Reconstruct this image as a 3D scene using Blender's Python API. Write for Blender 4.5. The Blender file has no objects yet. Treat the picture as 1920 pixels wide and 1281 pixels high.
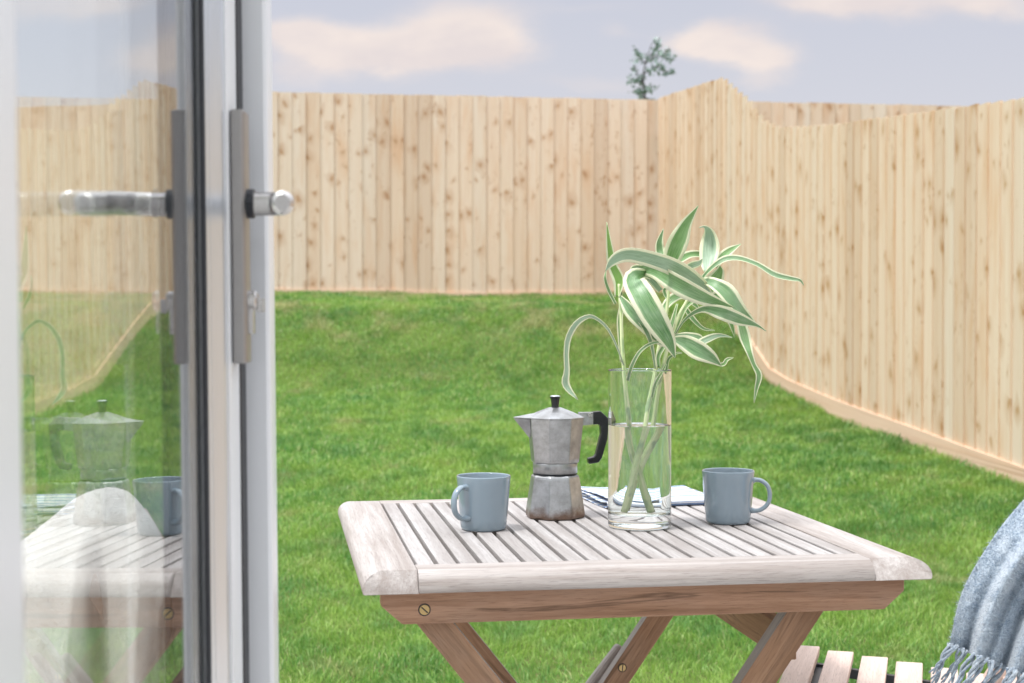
import bpy, bmesh, math, random
import numpy as np
from mathutils import Vector, Matrix
R = math.radians
random.seed(7); rng = np.random.default_rng(7)
sc = bpy.context.scene; COL = sc.collection
F = 2812.0; ZC = 1.036; HY = 595.0; TOP = 0.72
# ------------------------------------------------------------------ helpers
def W(x, y, d): return Vector(((x-960)/F*d, d, ZC+(HY-y)/F*d))
def tag(o, label=None, cat=None, group=None, kind=None):
    if label: o['label'] = label
    if cat: o['category'] = cat
    if group: o['group'] = group
    if kind: o['kind'] = kind
    return o
def empty(name, loc=(0, 0, 0), rz=0):
    o = bpy.data.objects.new(name, None); COL.objects.link(o)
    o.location = loc; o.rotation_euler = (0, 0, rz); o.empty_display_size = .05
    return o
def par(o, root):
    o.parent = root; o.matrix_parent_inverse = Matrix.Identity(4)
class MB:
    """mesh builder: vertices carry a grain coordinate (along, across, depth) and a tint"""
    def __init__(s): s.v = []; s.f = []; s.g = []; s.t = []; s.uv = None
    def add(s, vs, fs, gs=None, tint=.5):
        n = len(s.v); s.v += [tuple(p) for p in vs]
        s.f += [tuple(n+i for i in q) for q in fs]
        s.g += [tuple(g) for g in (gs if gs is not None else vs)]
        s.t += [tint]*len(vs)
    def box(s, c, a, b, k, ha, hb, hk, tint=.5, rnd=True):
        """box: centre, axes a (grain) b k, half sizes"""
        c = Vector(c); a = Vector(a).normalized(); b = Vector(b).normalized(); k = Vector(k).normalized()
        o = (random.random()*40, random.random()*40, random.random()*40) if rnd else (0, 0, 0)
        vs = []; gs = []
        for i in (-1, 1):
            for j in (-1, 1):
                for l in (-1, 1):
                    vs.append(c+a*ha*i+b*hb*j+k*hk*l); gs.append((ha*i+o[0], hb*j+o[1], hk*l+o[2]))
        fs = [(0, 1, 3, 2), (4, 6, 7, 5), (0, 4, 5, 1), (2, 3, 7, 6), (0, 2, 6, 4), (1, 5, 7, 3)]
        if a.cross(b).dot(k) < 0: fs = [q[::-1] for q in fs]
        s.add(vs, fs, gs, tint)
    def beam(s, p0, p1, up, hw, ht, tint=.5):
        p0 = Vector(p0); p1 = Vector(p1); a = (p1-p0); L = a.length; a.normalize()
        up = Vector(up); b = (up-a*up.dot(a)).normalized(); k = a.cross(b)
        s.box((p0+p1)/2, a, b, k, L/2, hw, ht, tint)
    def lathe(s, prof, c=(0, 0, 0), n=48, ph=0, tint=.5):
        c = Vector(c); vs = []; gs = []; m = len(prof)
        for i in range(n):
            t = 2*math.pi*i/n+ph
            for r, z in prof: vs.append(c+Vector((r*math.cos(t), r*math.sin(t), z)))
        fs = []
        for i in range(n):
            j = (i+1) % n
            for q in range(m-1): fs.append((i*m+q, j*m+q, j*m+q+1, i*m+q+1))
        s.add(vs, fs, [v-c for v in vs], tint)
        b = len(s.v)-n*m
        if prof[0][0] > 1e-6: s.f.append(tuple(b+i*m for i in range(n))[::-1])
        if prof[-1][0] > 1e-6: s.f.append(tuple(b+i*m+m-1 for i in range(n)))
    def tube(s, pts, rad, n=10, flat=1.0, up=(0, 0, 1), tint=.5, cap=True):
        pts = [Vector(p) for p in pts]; m = len(pts); vs = []; gs = []
        if not hasattr(rad, '__len__'): rad = [rad]*m
        u = Vector(up); L = 0; o = random.random()*9
        for i, p in enumerate(pts):
            a = (pts[min(i+1, m-1)]-pts[max(i-1, 0)]).normalized()
            if i: L += (p-pts[i-1]).length
            b = (u-a*u.dot(a))
            if b.length < 1e-5: b = Vector((1, 0, 0))-a*a.x
            b.normalize(); k = a.cross(b); u = b
            for j in range(n):
                t = 2*math.pi*j/n
                vs.append(p+b*rad[i]*math.cos(t)+k*rad[i]*flat*math.sin(t)); gs.append((L+o, rad[i]*math.cos(t), rad[i]*math.sin(t)))
        fs = [(i*n+j, i*n+(j+1) % n, (i+1)*n+(j+1) % n, (i+1)*n+j) for i in range(m-1) for j in range(n)]
        if cap: fs += [tuple(range(n))[::-1], tuple((m-1)*n+j for j in range(n))]
        s.add(vs, fs, gs, tint)
    def grid(s, pts, gs=None, tint=.5):
        m = len(pts); n = len(pts[0]); vs = [p for r in pts for p in r]
        fs = [(i*n+j, (i+1)*n+j, (i+1)*n+j+1, i*n+j+1) for i in range(m-1) for j in range(n-1)]
        s.add(vs, fs, [g for r in gs for g in r] if gs else None, tint)
    def build(s, name, mat, parent=None, smooth=False, bevel=0, seg=2, origin=None):
        me = bpy.data.meshes.new(name)
        vs = s.v
        if origin is not None: vs = [(x-origin[0], y-origin[1], z-origin[2]) for x, y, z in vs]
        me.from_pydata([tuple(v) for v in vs], [], s.f); me.update()
        a = me.attributes.new('gc', 'FLOAT_VECTOR', 'POINT'); a.data.foreach_set('vector', np.array(s.g, dtype=np.float32).ravel())
        a = me.attributes.new('tint', 'FLOAT', 'POINT'); a.data.foreach_set('value', np.array(s.t, dtype=np.float32))
        if smooth: me.polygons.foreach_set('use_smooth', [True]*len(me.polygons))
        for m_ in (mat if isinstance(mat, (list, tuple)) else [mat]): me.materials.append(m_)
        o = bpy.data.objects.new(name, me); COL.objects.link(o)
        if origin is not None: o.location = origin
        if parent is not None: par(o, parent)
        if bevel:
            b = o.modifiers.new('bevel', 'BEVEL'); b.width = bevel; b.segments = seg; b.limit_method = 'ANGLE'; b.angle_limit = R(40)
        return o
def spline(P, n):
    """Catmull-Rom through tuples of any length"""
    P = [np.array(p, dtype=float) for p in P]; P = [2*P[0]-P[1]]+P+[2*P[-1]-P[-2]]; out = []
    m = len(P)-3
    for i in range(n+1):
        t = i/n*m; k = min(int(t), m-1); t -= k
        a, b, c, d = P[k:k+4]
        out.append(.5*((2*b)+(-a+c)*t+(2*a-5*b+4*c-d)*t*t+(-a+3*b-3*c+d)*t**3))
    return out
# ------------------------------------------------------------------ node helpers
class NT:
    def __init__(s, name):
        s.m = bpy.data.materials.new(name); s.m.use_nodes = True; s.t = s.m.node_tree
        s.b = s.t.nodes['Principled BSDF']; s.out = s.t.nodes['Material Output']
    def n(s, typ, **kw):
        nd = s.t.nodes.new(typ)
        for k, v in kw.items():
            if k[0] == 'i' and k[1:].isdigit(): s.put(nd.inputs[int(k[1:])], v)
            elif k.startswith('in_'): s.put(nd.inputs[k[3:].replace('_', ' ')], v)
            else: setattr(nd, k, v)
        return nd
    def put(s, sock, v):
        if isinstance(v, bpy.types.NodeSocket): s.t.links.new(v, sock)
        else:
            if sock.type == 'RGBA' and len(v) == 3: v = (*v, 1)
            sock.default_value = v
    def math(s, op, a, b=0.0, c=0.0, clamp=False):
        nd = s.n('ShaderNodeMath', operation=op, use_clamp=clamp); s.put(nd.inputs[0], a); s.put(nd.inputs[1], b)
        if op in ('MULTIPLY_ADD', 'SMOOTH_MIN'): s.put(nd.inputs[2], c)
        return nd.outputs[0]
    def vmul(s, v, k):
        nd = s.n('ShaderNodeVectorMath', operation='MULTIPLY'); s.put(nd.inputs[0], v); s.put(nd.inputs[1], k); return nd.outputs[0]
    def vadd(s, v, k):
        nd = s.n('ShaderNodeVectorMath', operation='ADD'); s.put(nd.inputs[0], v); s.put(nd.inputs[1], k); return nd.outputs[0]
    def noise(s, v, scale=1, detail=4, rough=.55, dist=0):
        nd = s.n('ShaderNodeTexNoise'); s.put(nd.inputs['Vector'], v); nd.inputs['Scale'].default_value = scale
        nd.inputs['Detail'].default_value = detail; nd.inputs['Roughness'].default_value = rough; nd.inputs['Distortion'].default_value = dist
        return nd.outputs[0]
    def ramp(s, f, stops, interp='LINEAR'):
        nd = s.n('ShaderNodeValToRGB'); s.put(nd.inputs[0], f); cr = nd.color_ramp; cr.interpolation = interp
        cr.elements.remove(cr.elements[1]); cr.elements[0].position = stops[0][0]
        for p, c in stops[1:]: cr.elements.new(p)
        for i, (p, c) in enumerate(stops): cr.elements[i].color = (c, c, c, 1) if not hasattr(c, '__len__') else (*c, 1)
        return nd.outputs[0]
    def mix(s, f, a, b, mode='MIX'):
        nd = s.n('ShaderNodeMix', data_type='RGBA', blend_type=mode, clamp_factor=True)
        s.put(nd.inputs[0], f); s.put(nd.inputs[6], a); s.put(nd.inputs[7], b); return nd.outputs[2]
    def attr(s, name, out='Vector'): return s.n('ShaderNodeAttribute', attribute_name=name).outputs[out]
    def bump(s, h, dist=.001, strength=1):
        nd = s.n('ShaderNodeBump'); s.put(nd.inputs['Height'], h); nd.inputs['Distance'].default_value = dist; nd.inputs['Strength'].default_value = strength
        s.put(s.b.inputs['Normal'], nd.outputs[0])
    def set(s, **kw):
        for k, v in kw.items(): s.put(s.b.inputs[k.replace('_', ' ')], v)
def simple(name, col, rough=.5, metal=0, spec=.5, coat=0):
    m = NT(name); m.set(Base_Color=col, Roughness=rough, Metallic=metal, Specular_IOR_Level=spec, Coat_Weight=coat); return m
def wood(name, light, dark, stain, rough=.75, fine=1.0, blot=.35, streak=0.0, bump=.0006):
    m = NT(name); g = m.attr('gc'); tint = m.attr('tint', 'Fac')
    wob = m.noise(m.vmul(g, (6, 20, 20)), 1, 2)
    g2 = m.vadd(g, m.vmul(m.n('ShaderNodeCombineXYZ', i1=wob, i2=wob).outputs[0], (0, .006, .006)))
    f1 = m.noise(m.vmul(g2, (7*fine, 260*fine, 260*fine)), 1, 5, .65)
    f2 = m.noise(m.vmul(g2, (2.2, 45, 45)), 1, 4, .6, .6)
    f3 = m.noise(m.vmul(g, (5, 14, 14)), 1, 4, .6)
    pores = m.noise(m.vmul(g2, (35, 900, 900)), 1, 2, .6)
    c = m.mix(m.ramp(f2, [(.34, 0), (.66, 1)]), light, dark)
    c = m.mix(m.math('MULTIPLY', m.ramp(f1, [(.42, 0), (.62, 1)]), .5), c, dark)
    c = m.mix(m.math('MULTIPLY', m.ramp(f3, [(.5, 0), (.75, 1)]), blot), c, stain)
    if streak:
        f4 = m.noise(m.vmul(m.vadd(g, (3, 7, 1)), (3.0, 38, 38)), 1, 3, .6, 1.5)
        c = m.mix(m.math('MULTIPLY', m.ramp(f4, [(.60, 0), (.66, 1), (.72, .2)]), streak), c, tuple(x*.35 for x in dark))
    c = m.mix(m.math('MULTIPLY', m.ramp(pores, [(.56, 0), (.66, 1)]), .45), c, tuple(x*.5 for x in dark))
    c = m.mix(.9, c, m.ramp(tint, [(0, .78), (.5, 1), (1, 1.0)]), 'MULTIPLY')
    m.set(Base_Color=c, Roughness=rough, Specular_IOR_Level=.3)
    h = m.math('ADD', f1, m.math('MULTIPLY', pores, .5)); m.bump(h, bump); return m.m
M = {}
M['teak_top'] = wood('weathered_teak', (.53, .51, .50), (.33, .30, .285), (.42, .40, .39), .7, bump=.0005)
M['teak_rim'] = wood('weathered_teak_edge', (.54, .505, .485), (.33, .285, .26), (.43, .395, .375), .7, bump=.0007)
M['teak'] = wood('red_teak', (.50, .30, .195), (.27, .145, .085), (.40, .28, .21), .6, .8, .5, .7, bump=.0005)
M['teak_leg'] = wood('leg_teak', (.48, .285, .17), (.25, .14, .08), (.38, .27, .20), .65, .8, .55, .55, bump=.0006)
M['chair_wood'] = wood('pale_chair_wood', (.74, .60, .53), (.56, .43, .37), (.66, .56, .52), .65, 1, .4)
def fence_mat(name, a, b, c_, knot):
    m = NT(name); g = m.attr('gc'); tint = m.attr('tint', 'Fac')
    w = m.noise(m.vmul(g, (7, 11, 9)), 1, 3)
    # whorls of knots on each board, the grain running round them
    warp = m.vadd(g, m.vmul(m.n('ShaderNodeCombineXYZ', i0=w, i1=w).outputs[0], (.16, .07, 0)))
    vo = m.n('ShaderNodeTexVoronoi', feature='F1', voronoi_dimensions='2D'); m.put(vo.inputs['Vector'], m.vmul(warp, (6.4, 8.0, 0))); vo.inputs['Scale'].default_value = 1
    sep = m.n('ShaderNodeSeparateColor', i0=vo.outputs['Color']); dist = m.math('DIVIDE', vo.outputs['Distance'], m.math('MULTIPLY_ADD', sep.outputs[1], 1.5, .45))
    on = m.ramp(sep.outputs[0], [(.66, 0), (.70, 1)])
    core = m.math('MULTIPLY', m.ramp(dist, [(.03, 1), (.12, 0)]), on)
    halo = m.math('MULTIPLY', m.ramp(dist, [(.04, 1), (.40, 0)], 'EASE'), on)
    sm = m.math('MULTIPLY', m.ramp(m.noise(m.vmul(g, (13, 26, 0)), 1, 4, .6, .8), [(.56, 0), (.70, 1)]), m.ramp(m.noise(m.vmul(g, (2.6, 5, 0)), 1, 2), [(.50, 0), (.62, 1)]))
    gy = m.vadd(g, m.vmul(m.n('ShaderNodeCombineXYZ', i1=halo).outputs[0], (0, .03, 0)))
    f1 = m.noise(m.vmul(gy, (1.3, 70, 70)), 1, 4, .6)
    f2 = m.noise(m.vmul(gy, (.8, 20, 20)), 1, 3, .6)
    f3 = m.noise(m.vmul(g, (1.5, 7, 7)), 1, 3, .6)
    col = m.mix(m.ramp(f2, [(.36, .25), (.64, .75)]), a, b)
    col = m.mix(m.math('MULTIPLY', m.ramp(f1, [(.45, 0), (.66, 1)]), .38), col, c_)
    col = m.mix(m.math('MULTIPLY', m.ramp(f3, [(.52, 0), (.72, 1)]), .5), col, tuple(x*y for x, y in zip(c_, (1.0, .86, .7))))
    col = m.mix(m.math('MULTIPLY', halo, .55), col, tuple(.6*x+.4*y for x, y in zip(knot, c_)))
    col = m.mix(m.math('MULTIPLY', m.math('MAXIMUM', core, sm), .85), col, knot)
    col = m.mix(1, col, m.ramp(tint, [(0, (.84, .80, .77)), (.3, (.93, .89, .85)), (.55, (1, .97, .95)), (.8, (1, 1, 1)), (1, (.94, .97, 1.0))]), 'MULTIPLY')
    m.set(Base_Color=col, Roughness=.8, Specular_IOR_Level=.2); m.bump(f1, .0012); return m.m
M['fence_pink'] = fence_mat('pinkish_pine', (.81, .68, .56), (.74, .585, .45), (.68, .475, .335), (.46, .26, .14))
M['fence_yellow'] = fence_mat('yellowish_pine', (.79, .665, .525), (.725, .57, .42), (.67, .48, .31), (.48, .28, .13))
M['gravel_board'] = fence_mat('orange_pine', (.80, .62, .48), (.73, .54, .40), (.64, .44, .31), (.36, .2, .1))
M['upvc'] = simple('white_upvc', (.78, .80, .83), .28, 0, .5).m
M['gasket'] = simple('black_rubber', (.012, .014, .02), .45).m
def brushed():
    m = NT('brushed_steel'); tc = m.n('ShaderNodeTexCoord').outputs['Object']
    n = m.noise(m.vmul(tc, (300, 300, 40)), 1, 3)
    m.set(Base_Color=m.mix(n, (.48, .46, .45), (.62, .60, .59)), Metallic=1.0, Roughness=.27); return m.m
M['steel'] = brushed()
M['plate'] = simple('satin_plate', (.34, .325, .32), .36, .85).m
M['silver'] = simple('silver_bead', (.62, .65, .69), .25, .6).m
def pane_mat():
    m = NT('window_glass'); t = m.t; m.t.nodes.remove(m.b)
    geo = m.n('ShaderNodeNewGeometry')
    d = m.n('ShaderNodeVectorMath', operation='DOT_PRODUCT'); m.put(d.inputs[0], geo.outputs['Incoming']); m.put(d.inputs[1], geo.outputs['Normal'])
    om = m.math('SUBTRACT', 1, m.math('ABSOLUTE', d.outputs['Value']))
    f = m.math('MULTIPLY_ADD', m.math('POWER', om, 6.3), .96, .035)
    tr = m.n('ShaderNodeBsdfTransparent', in_Color=(.985, .995, .99)); gl = m.n('ShaderNodeBsdfGlossy', in_Roughness=0.0, in_Color=(1, 1, 1))
    mx = m.n('ShaderNodeMixShader'); m.put(mx.inputs[0], f); m.put(mx.inputs[1], tr.outputs[0]); m.put(mx.inputs[2], gl.outputs[0])
    m.put(m.out.inputs[0], mx.outputs[0]); return m.m
M['pane'] = pane_mat()
def glass_mat(name, ior, col=(1, 1, 1)):
    m = NT(name); m.set(Base_Color=col, Roughness=0.0, IOR=ior, Transmission_Weight=1.0); return m
gm = glass_mat('vase_glass', 1.48, (.97, .995, .99))
gt = gm.n('ShaderNodeTexCoord').outputs['Object']; gm.bump(gm.noise(gm.vmul(gt, (16, 16, 45)), 1, 2), .0006, .35)
M['glass'] = gm.m; M['water'] = glass_mat('water', 1.33, (.98, 1, .995)).m
def mug_mat():
    m = NT('blue_grey_glaze'); tc = m.n('ShaderNodeTexCoord').outputs['Object']
    n = m.noise(m.vmul(tc, (60, 60, 60)), 1, 3)
    m.set(Base_Color=m.mix(n, (.225, .295, .35), (.245, .315, .37)), Roughness=.12, Specular_IOR_Level=.55, Coat_Weight=.6, Coat_Roughness=.08); return m.m
M['mug'] = mug_mat()
def moka_mat(name, rust):
    m = NT(name); tc = m.n('ShaderNodeTexCoord').outputs['Object']; z = m.n('ShaderNodeSeparateXYZ', i0=tc).outputs[2]
    n1 = m.noise(m.vmul(tc, (45, 45, 45)), 1, 5, .7); n2 = m.noise(m.vmul(tc, (160, 160, 160)), 1, 4, .7); n3 = m.noise(m.vmul(tc, (22, 22, 30)), 1, 4, .65)
    c = m.mix(m.ramp(n1, [(.35, 0), (.68, 1)]), (.50, .51, .52), (.35, .355, .36))
    c = m.mix(m.math('MULTIPLY', m.ramp(n2, [(.55, 0), (.70, 1)]), .35), c, (.30, .285, .27))
    c = m.mix(m.math('MULTIPLY', m.ramp(n3, [(.50, 0), (.70, 1)]), .65), c, (.24, .235, .225))
    if rust:
        r = m.math('SUBTRACT', m.math('MULTIPLY_ADD', n1, .034, -.003), z)
        r = m.ramp(m.math('MULTIPLY_ADD', r, 70, .35), [(0, 0), (1, 1)])
        c = m.mix(m.math('MULTIPLY', r, .85), c, m.mix(n2, (.10, .055, .035), (.25, .15, .095)))
    m.set(Base_Color=c, Metallic=.9, Roughness=m.ramp(n1, [(.3, .30), (.7, .42)])); m.bump(m.math('ADD', n2, n1), .0004, .5); return m.m
M['moka'] = moka_mat('worn_aluminium', False); M['moka_base'] = moka_mat('stained_aluminium', True)
M['bakelite'] = simple('black_bakelite', (.012, .013, .016), .3).m
M['brass'] = simple('aged_brass', (.50, .36, .17), .35, 1).m
M['black_metal'] = simple('black_metal', (.02, .025, .03), .4).m
def leaf_mat():
    m = NT('variegated_sheen_leaf'); g = m.attr('gc'); sx = m.n('ShaderNodeSeparateXYZ', i0=g); rnd = m.attr('tint', 'Fac')
    g = m.vmul(g, (1, 1, 0)); st = m.noise(m.vmul(g, (2, 22, 1)), 1, 3, .6)
    a = m.math('ABSOLUTE', sx.outputs[1])
    edge = m.ramp(m.math('MULTIPLY_ADD', m.math('SUBTRACT', st, .5), .22, a), [(.61, 0), (.69, 1)])
    inner = m.ramp(m.noise(m.vmul(g, (1.2, 15, 1)), 1, 3, .6), [(.38, 0), (.62, 1)])
    big = m.noise(m.vmul(g, (1.1, .6, 1)), 1, 3, .6)
    green = m.mix(inner, (.07, .24, .055), (.21, .42, .14)); green = m.mix(m.math('MULTIPLY', m.ramp(big, [(.42, 0), (.70, 1)]), .5), green, (.44, .60, .40))  # whitish patches: sky sheen painted into the green
    green = m.mix(m.math('MULTIPLY', m.ramp(m.noise(m.vmul(g, (.8, 30, 1)), 1, 2), [(.58, 0), (.64, 1)]), .5), green, (.50, .60, .40))
    green = m.mix(m.math('MULTIPLY', sx.outputs[2], m.math('MULTIPLY_ADD', inner, .35, .40)), green, (.62, .75, .62)); green = m.mix(rnd, green, (.30, .55, .10))  # paler per leaf: near-white sky sheen painted into the colour
    cream = m.mix(st, (.88, .90, .58), (.90, .91, .74))
    col = m.mix(edge, green, cream)
    m.set(Base_Color=col, Roughness=.38, Specular_IOR_Level=.6, Coat_Weight=.25, Coat_Roughness=.3)
    m.bump(st, .0006, .6)
    tl = m.n('ShaderNodeBsdfTranslucent', in_Color=col); mx = m.n('ShaderNodeMixShader', i0=.22)
    m.put(mx.inputs[1], m.b.outputs[0]); m.put(mx.inputs[2], tl.outputs[0]); m.put(m.out.inputs[0], mx.outputs[0]); return m.m
M['leaf'] = leaf_mat()
def cane_mat():
    m = NT('green_cane'); g = m.attr('gc')
    n = m.noise(m.vmul(g, (10, 220, 220)), 1, 4); n2 = m.noise(m.vmul(g, (28, 60, 60)), 1, 2)
    c = m.mix(m.ramp(n, [(.4, 0), (.6, 1)]), (.54, .70, .30), (.80, .86, .52)); c = m.mix(m.ramp(n2, [(.55, 0), (.66, 1)]), c, (.36, .50, .26))
    m.set(Base_Color=c, Roughness=.4); return m.m
M['cane'] = cane_mat()
def napkin_mat():
    m = NT('striped_linen'); g = m.attr('gc'); s = m.n('ShaderNodeSeparateXYZ', i0=g)
    f = m.math('FRACT', m.math('MULTIPLY', s.outputs[1], 31.0))
    st = m.ramp(f, [(0, 0), (.30, 1), (.62, 0), (.72, 1), (.80, 0)], 'CONSTANT')
    wv = m.noise(m.vmul(g, (900, 900, 1)), 1, 2)
    c = m.mix(m.math('MULTIPLY', st, m.ramp(wv, [(.3, .65), (.6, 1)])), (.70, .71, .72), (.15, .25, .47))
    m.set(Base_Color=c, Roughness=.95, Specular_IOR_Level=.1); m.bump(wv, .0004); return m.m
M['napkin'] = napkin_mat()
def throw_mat(name, a, b, c3, k=1.0):
    m = NT(name); g = m.attr('gc'); wv = m.noise(m.vmul(g, (300, 300, 300)), 1, 3, .8); n = m.noise(m.vmul(g, (26, 26, 26)), 1, 4, .65)
    w2 = m.n('ShaderNodeTexWave', bands_direction='DIAGONAL', in_Scale=1.0, in_Distortion=3.0, in_Detail=2.0); m.put(w2.inputs['Vector'], g)
    c = m.mix(m.ramp(wv, [(.40, 0), (.66, 1)]), a, b); c = m.mix(m.math('MULTIPLY', m.ramp(n, [(.45, 0), (.65, 1)]), .55), c, c3)
    
    m.set(Base_Color=c, Roughness=1.0, Specular_IOR_Level=.1, Sheen_Weight=.6, Sheen_Roughness=.5); m.bump(wv, .003, .8); return m.m
M['blue_throw'] = throw_mat('blue_mohair', (.46, .54, .61), (.14, .21, .31), (.60, .66, .71))
M['cream_throw'] = throw_mat('cream_mohair', (.92, .90, .87), (.80, .74, .68), (.93, .92, .90), .3)
# ------------------------------------------------------------------ terrain
GA = R(8.4)
GP = [(-9, -1.036), (3.0, -1.036), (3.7, -1.02), (4.6, -.95), (6.62, -.80), (8.03, -.69), (9.06, -.61), (9.7, -.545), (10.05, -.505), (10.22, -.475), (10.42, -.41), (10.83, -.20), (11.085, -.10), (11.37, .02), (11.5, .06), (12.5, .13), (13.56, .19), (14.5, .21), (60, .3)]
gpx = np.array([p[0] for p in GP]); gpz = np.array([p[1] for p in GP])
def gz(X, Y):
    X = np.asarray(X, float); Y = np.asarray(Y, float)
    w = -X*math.sin(GA)+Y*math.cos(GA)
    z = sum(np.interp(w+k, gpx, gpz) for k in (-.12, -.04, .04, .12))/4
    bump = .018*np.sin(X*1.7+Y*.6)*np.sin(Y*1.3-X*.4)+.008*np.sin(X*5.1+1)*np.sin(Y*4.3)
    return ZC+z+bump*np.clip((w-4.5)/1.5, 0, 1)
def ground_mat():
    m = NT('lawn_soil'); tc = m.n('ShaderNodeTexCoord').outputs['Object']
    n = m.noise(m.vmul(tc, (7, 7, 7)), 1, 5); n2 = m.noise(m.vmul(tc, (60, 60, 60)), 1, 3)
    c = m.mix(n, (.09, .16, .03), (.13, .18, .05)); c = m.mix(m.ramp(n2, [(.5, 0), (.7, 1)]), c, (.12, .10, .05))
    m.set(Base_Color=c, Roughness=1, Specular_IOR_Level=.1); m.bump(n2, .01); return m.m
b = MB(); ys = np.concatenate([np.arange(3.0, 16, .2), np.array([18, 22, 30, 45, 70, 120])]); xs = np.concatenate([np.array([-90, -50, -25, -14]), np.arange(-9, 9.1, .3), np.array([14, 25, 50, 90])])
pts = []
for w in ys:
    row = []
    for x in xs:
        X = x*math.cos(GA)-w*math.sin(GA); Y = x*math.sin(GA)+w*math.cos(GA); row.append((X, Y, float(gz(X, Y))))
    pts.append(row)
b.grid([list(r) for r in zip(*pts)]); tag(b.build('ground', ground_mat(), smooth=True), kind='structure')
def patio_mat():
    m = NT('patio_stone'); tc = m.n('ShaderNodeTexCoord').outputs['Object']
    br = m.n('ShaderNodeTexBrick', in_Scale=1.0, in_Mortar_Size=.006, in_Brick_Width=.6, in_Row_Height=.6, in_Color1=(.66, .65, .63), in_Color2=(.60, .59, .57), in_Mortar=(.36, .35, .34)); m.put(br.inputs['Vector'], tc)
    c = m.mix(m.math('MULTIPLY', m.noise(m.vmul(tc, (9, 9, 9)), 1, 5), .5), br.outputs[0], (.52, .51, .49))
    m.set(Base_Color=c, Roughness=.85); return m.m
b = MB(); b.box((0, -2.7, -.05), (1, 0, 0), (0, 1, 0), (0, 0, 1), 7, 5.8, .05, rnd=False)
o = b.build('patio', patio_mat(), bevel=.004); o.rotation_euler = (0, 0, GA); tag(o, kind='structure')
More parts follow.
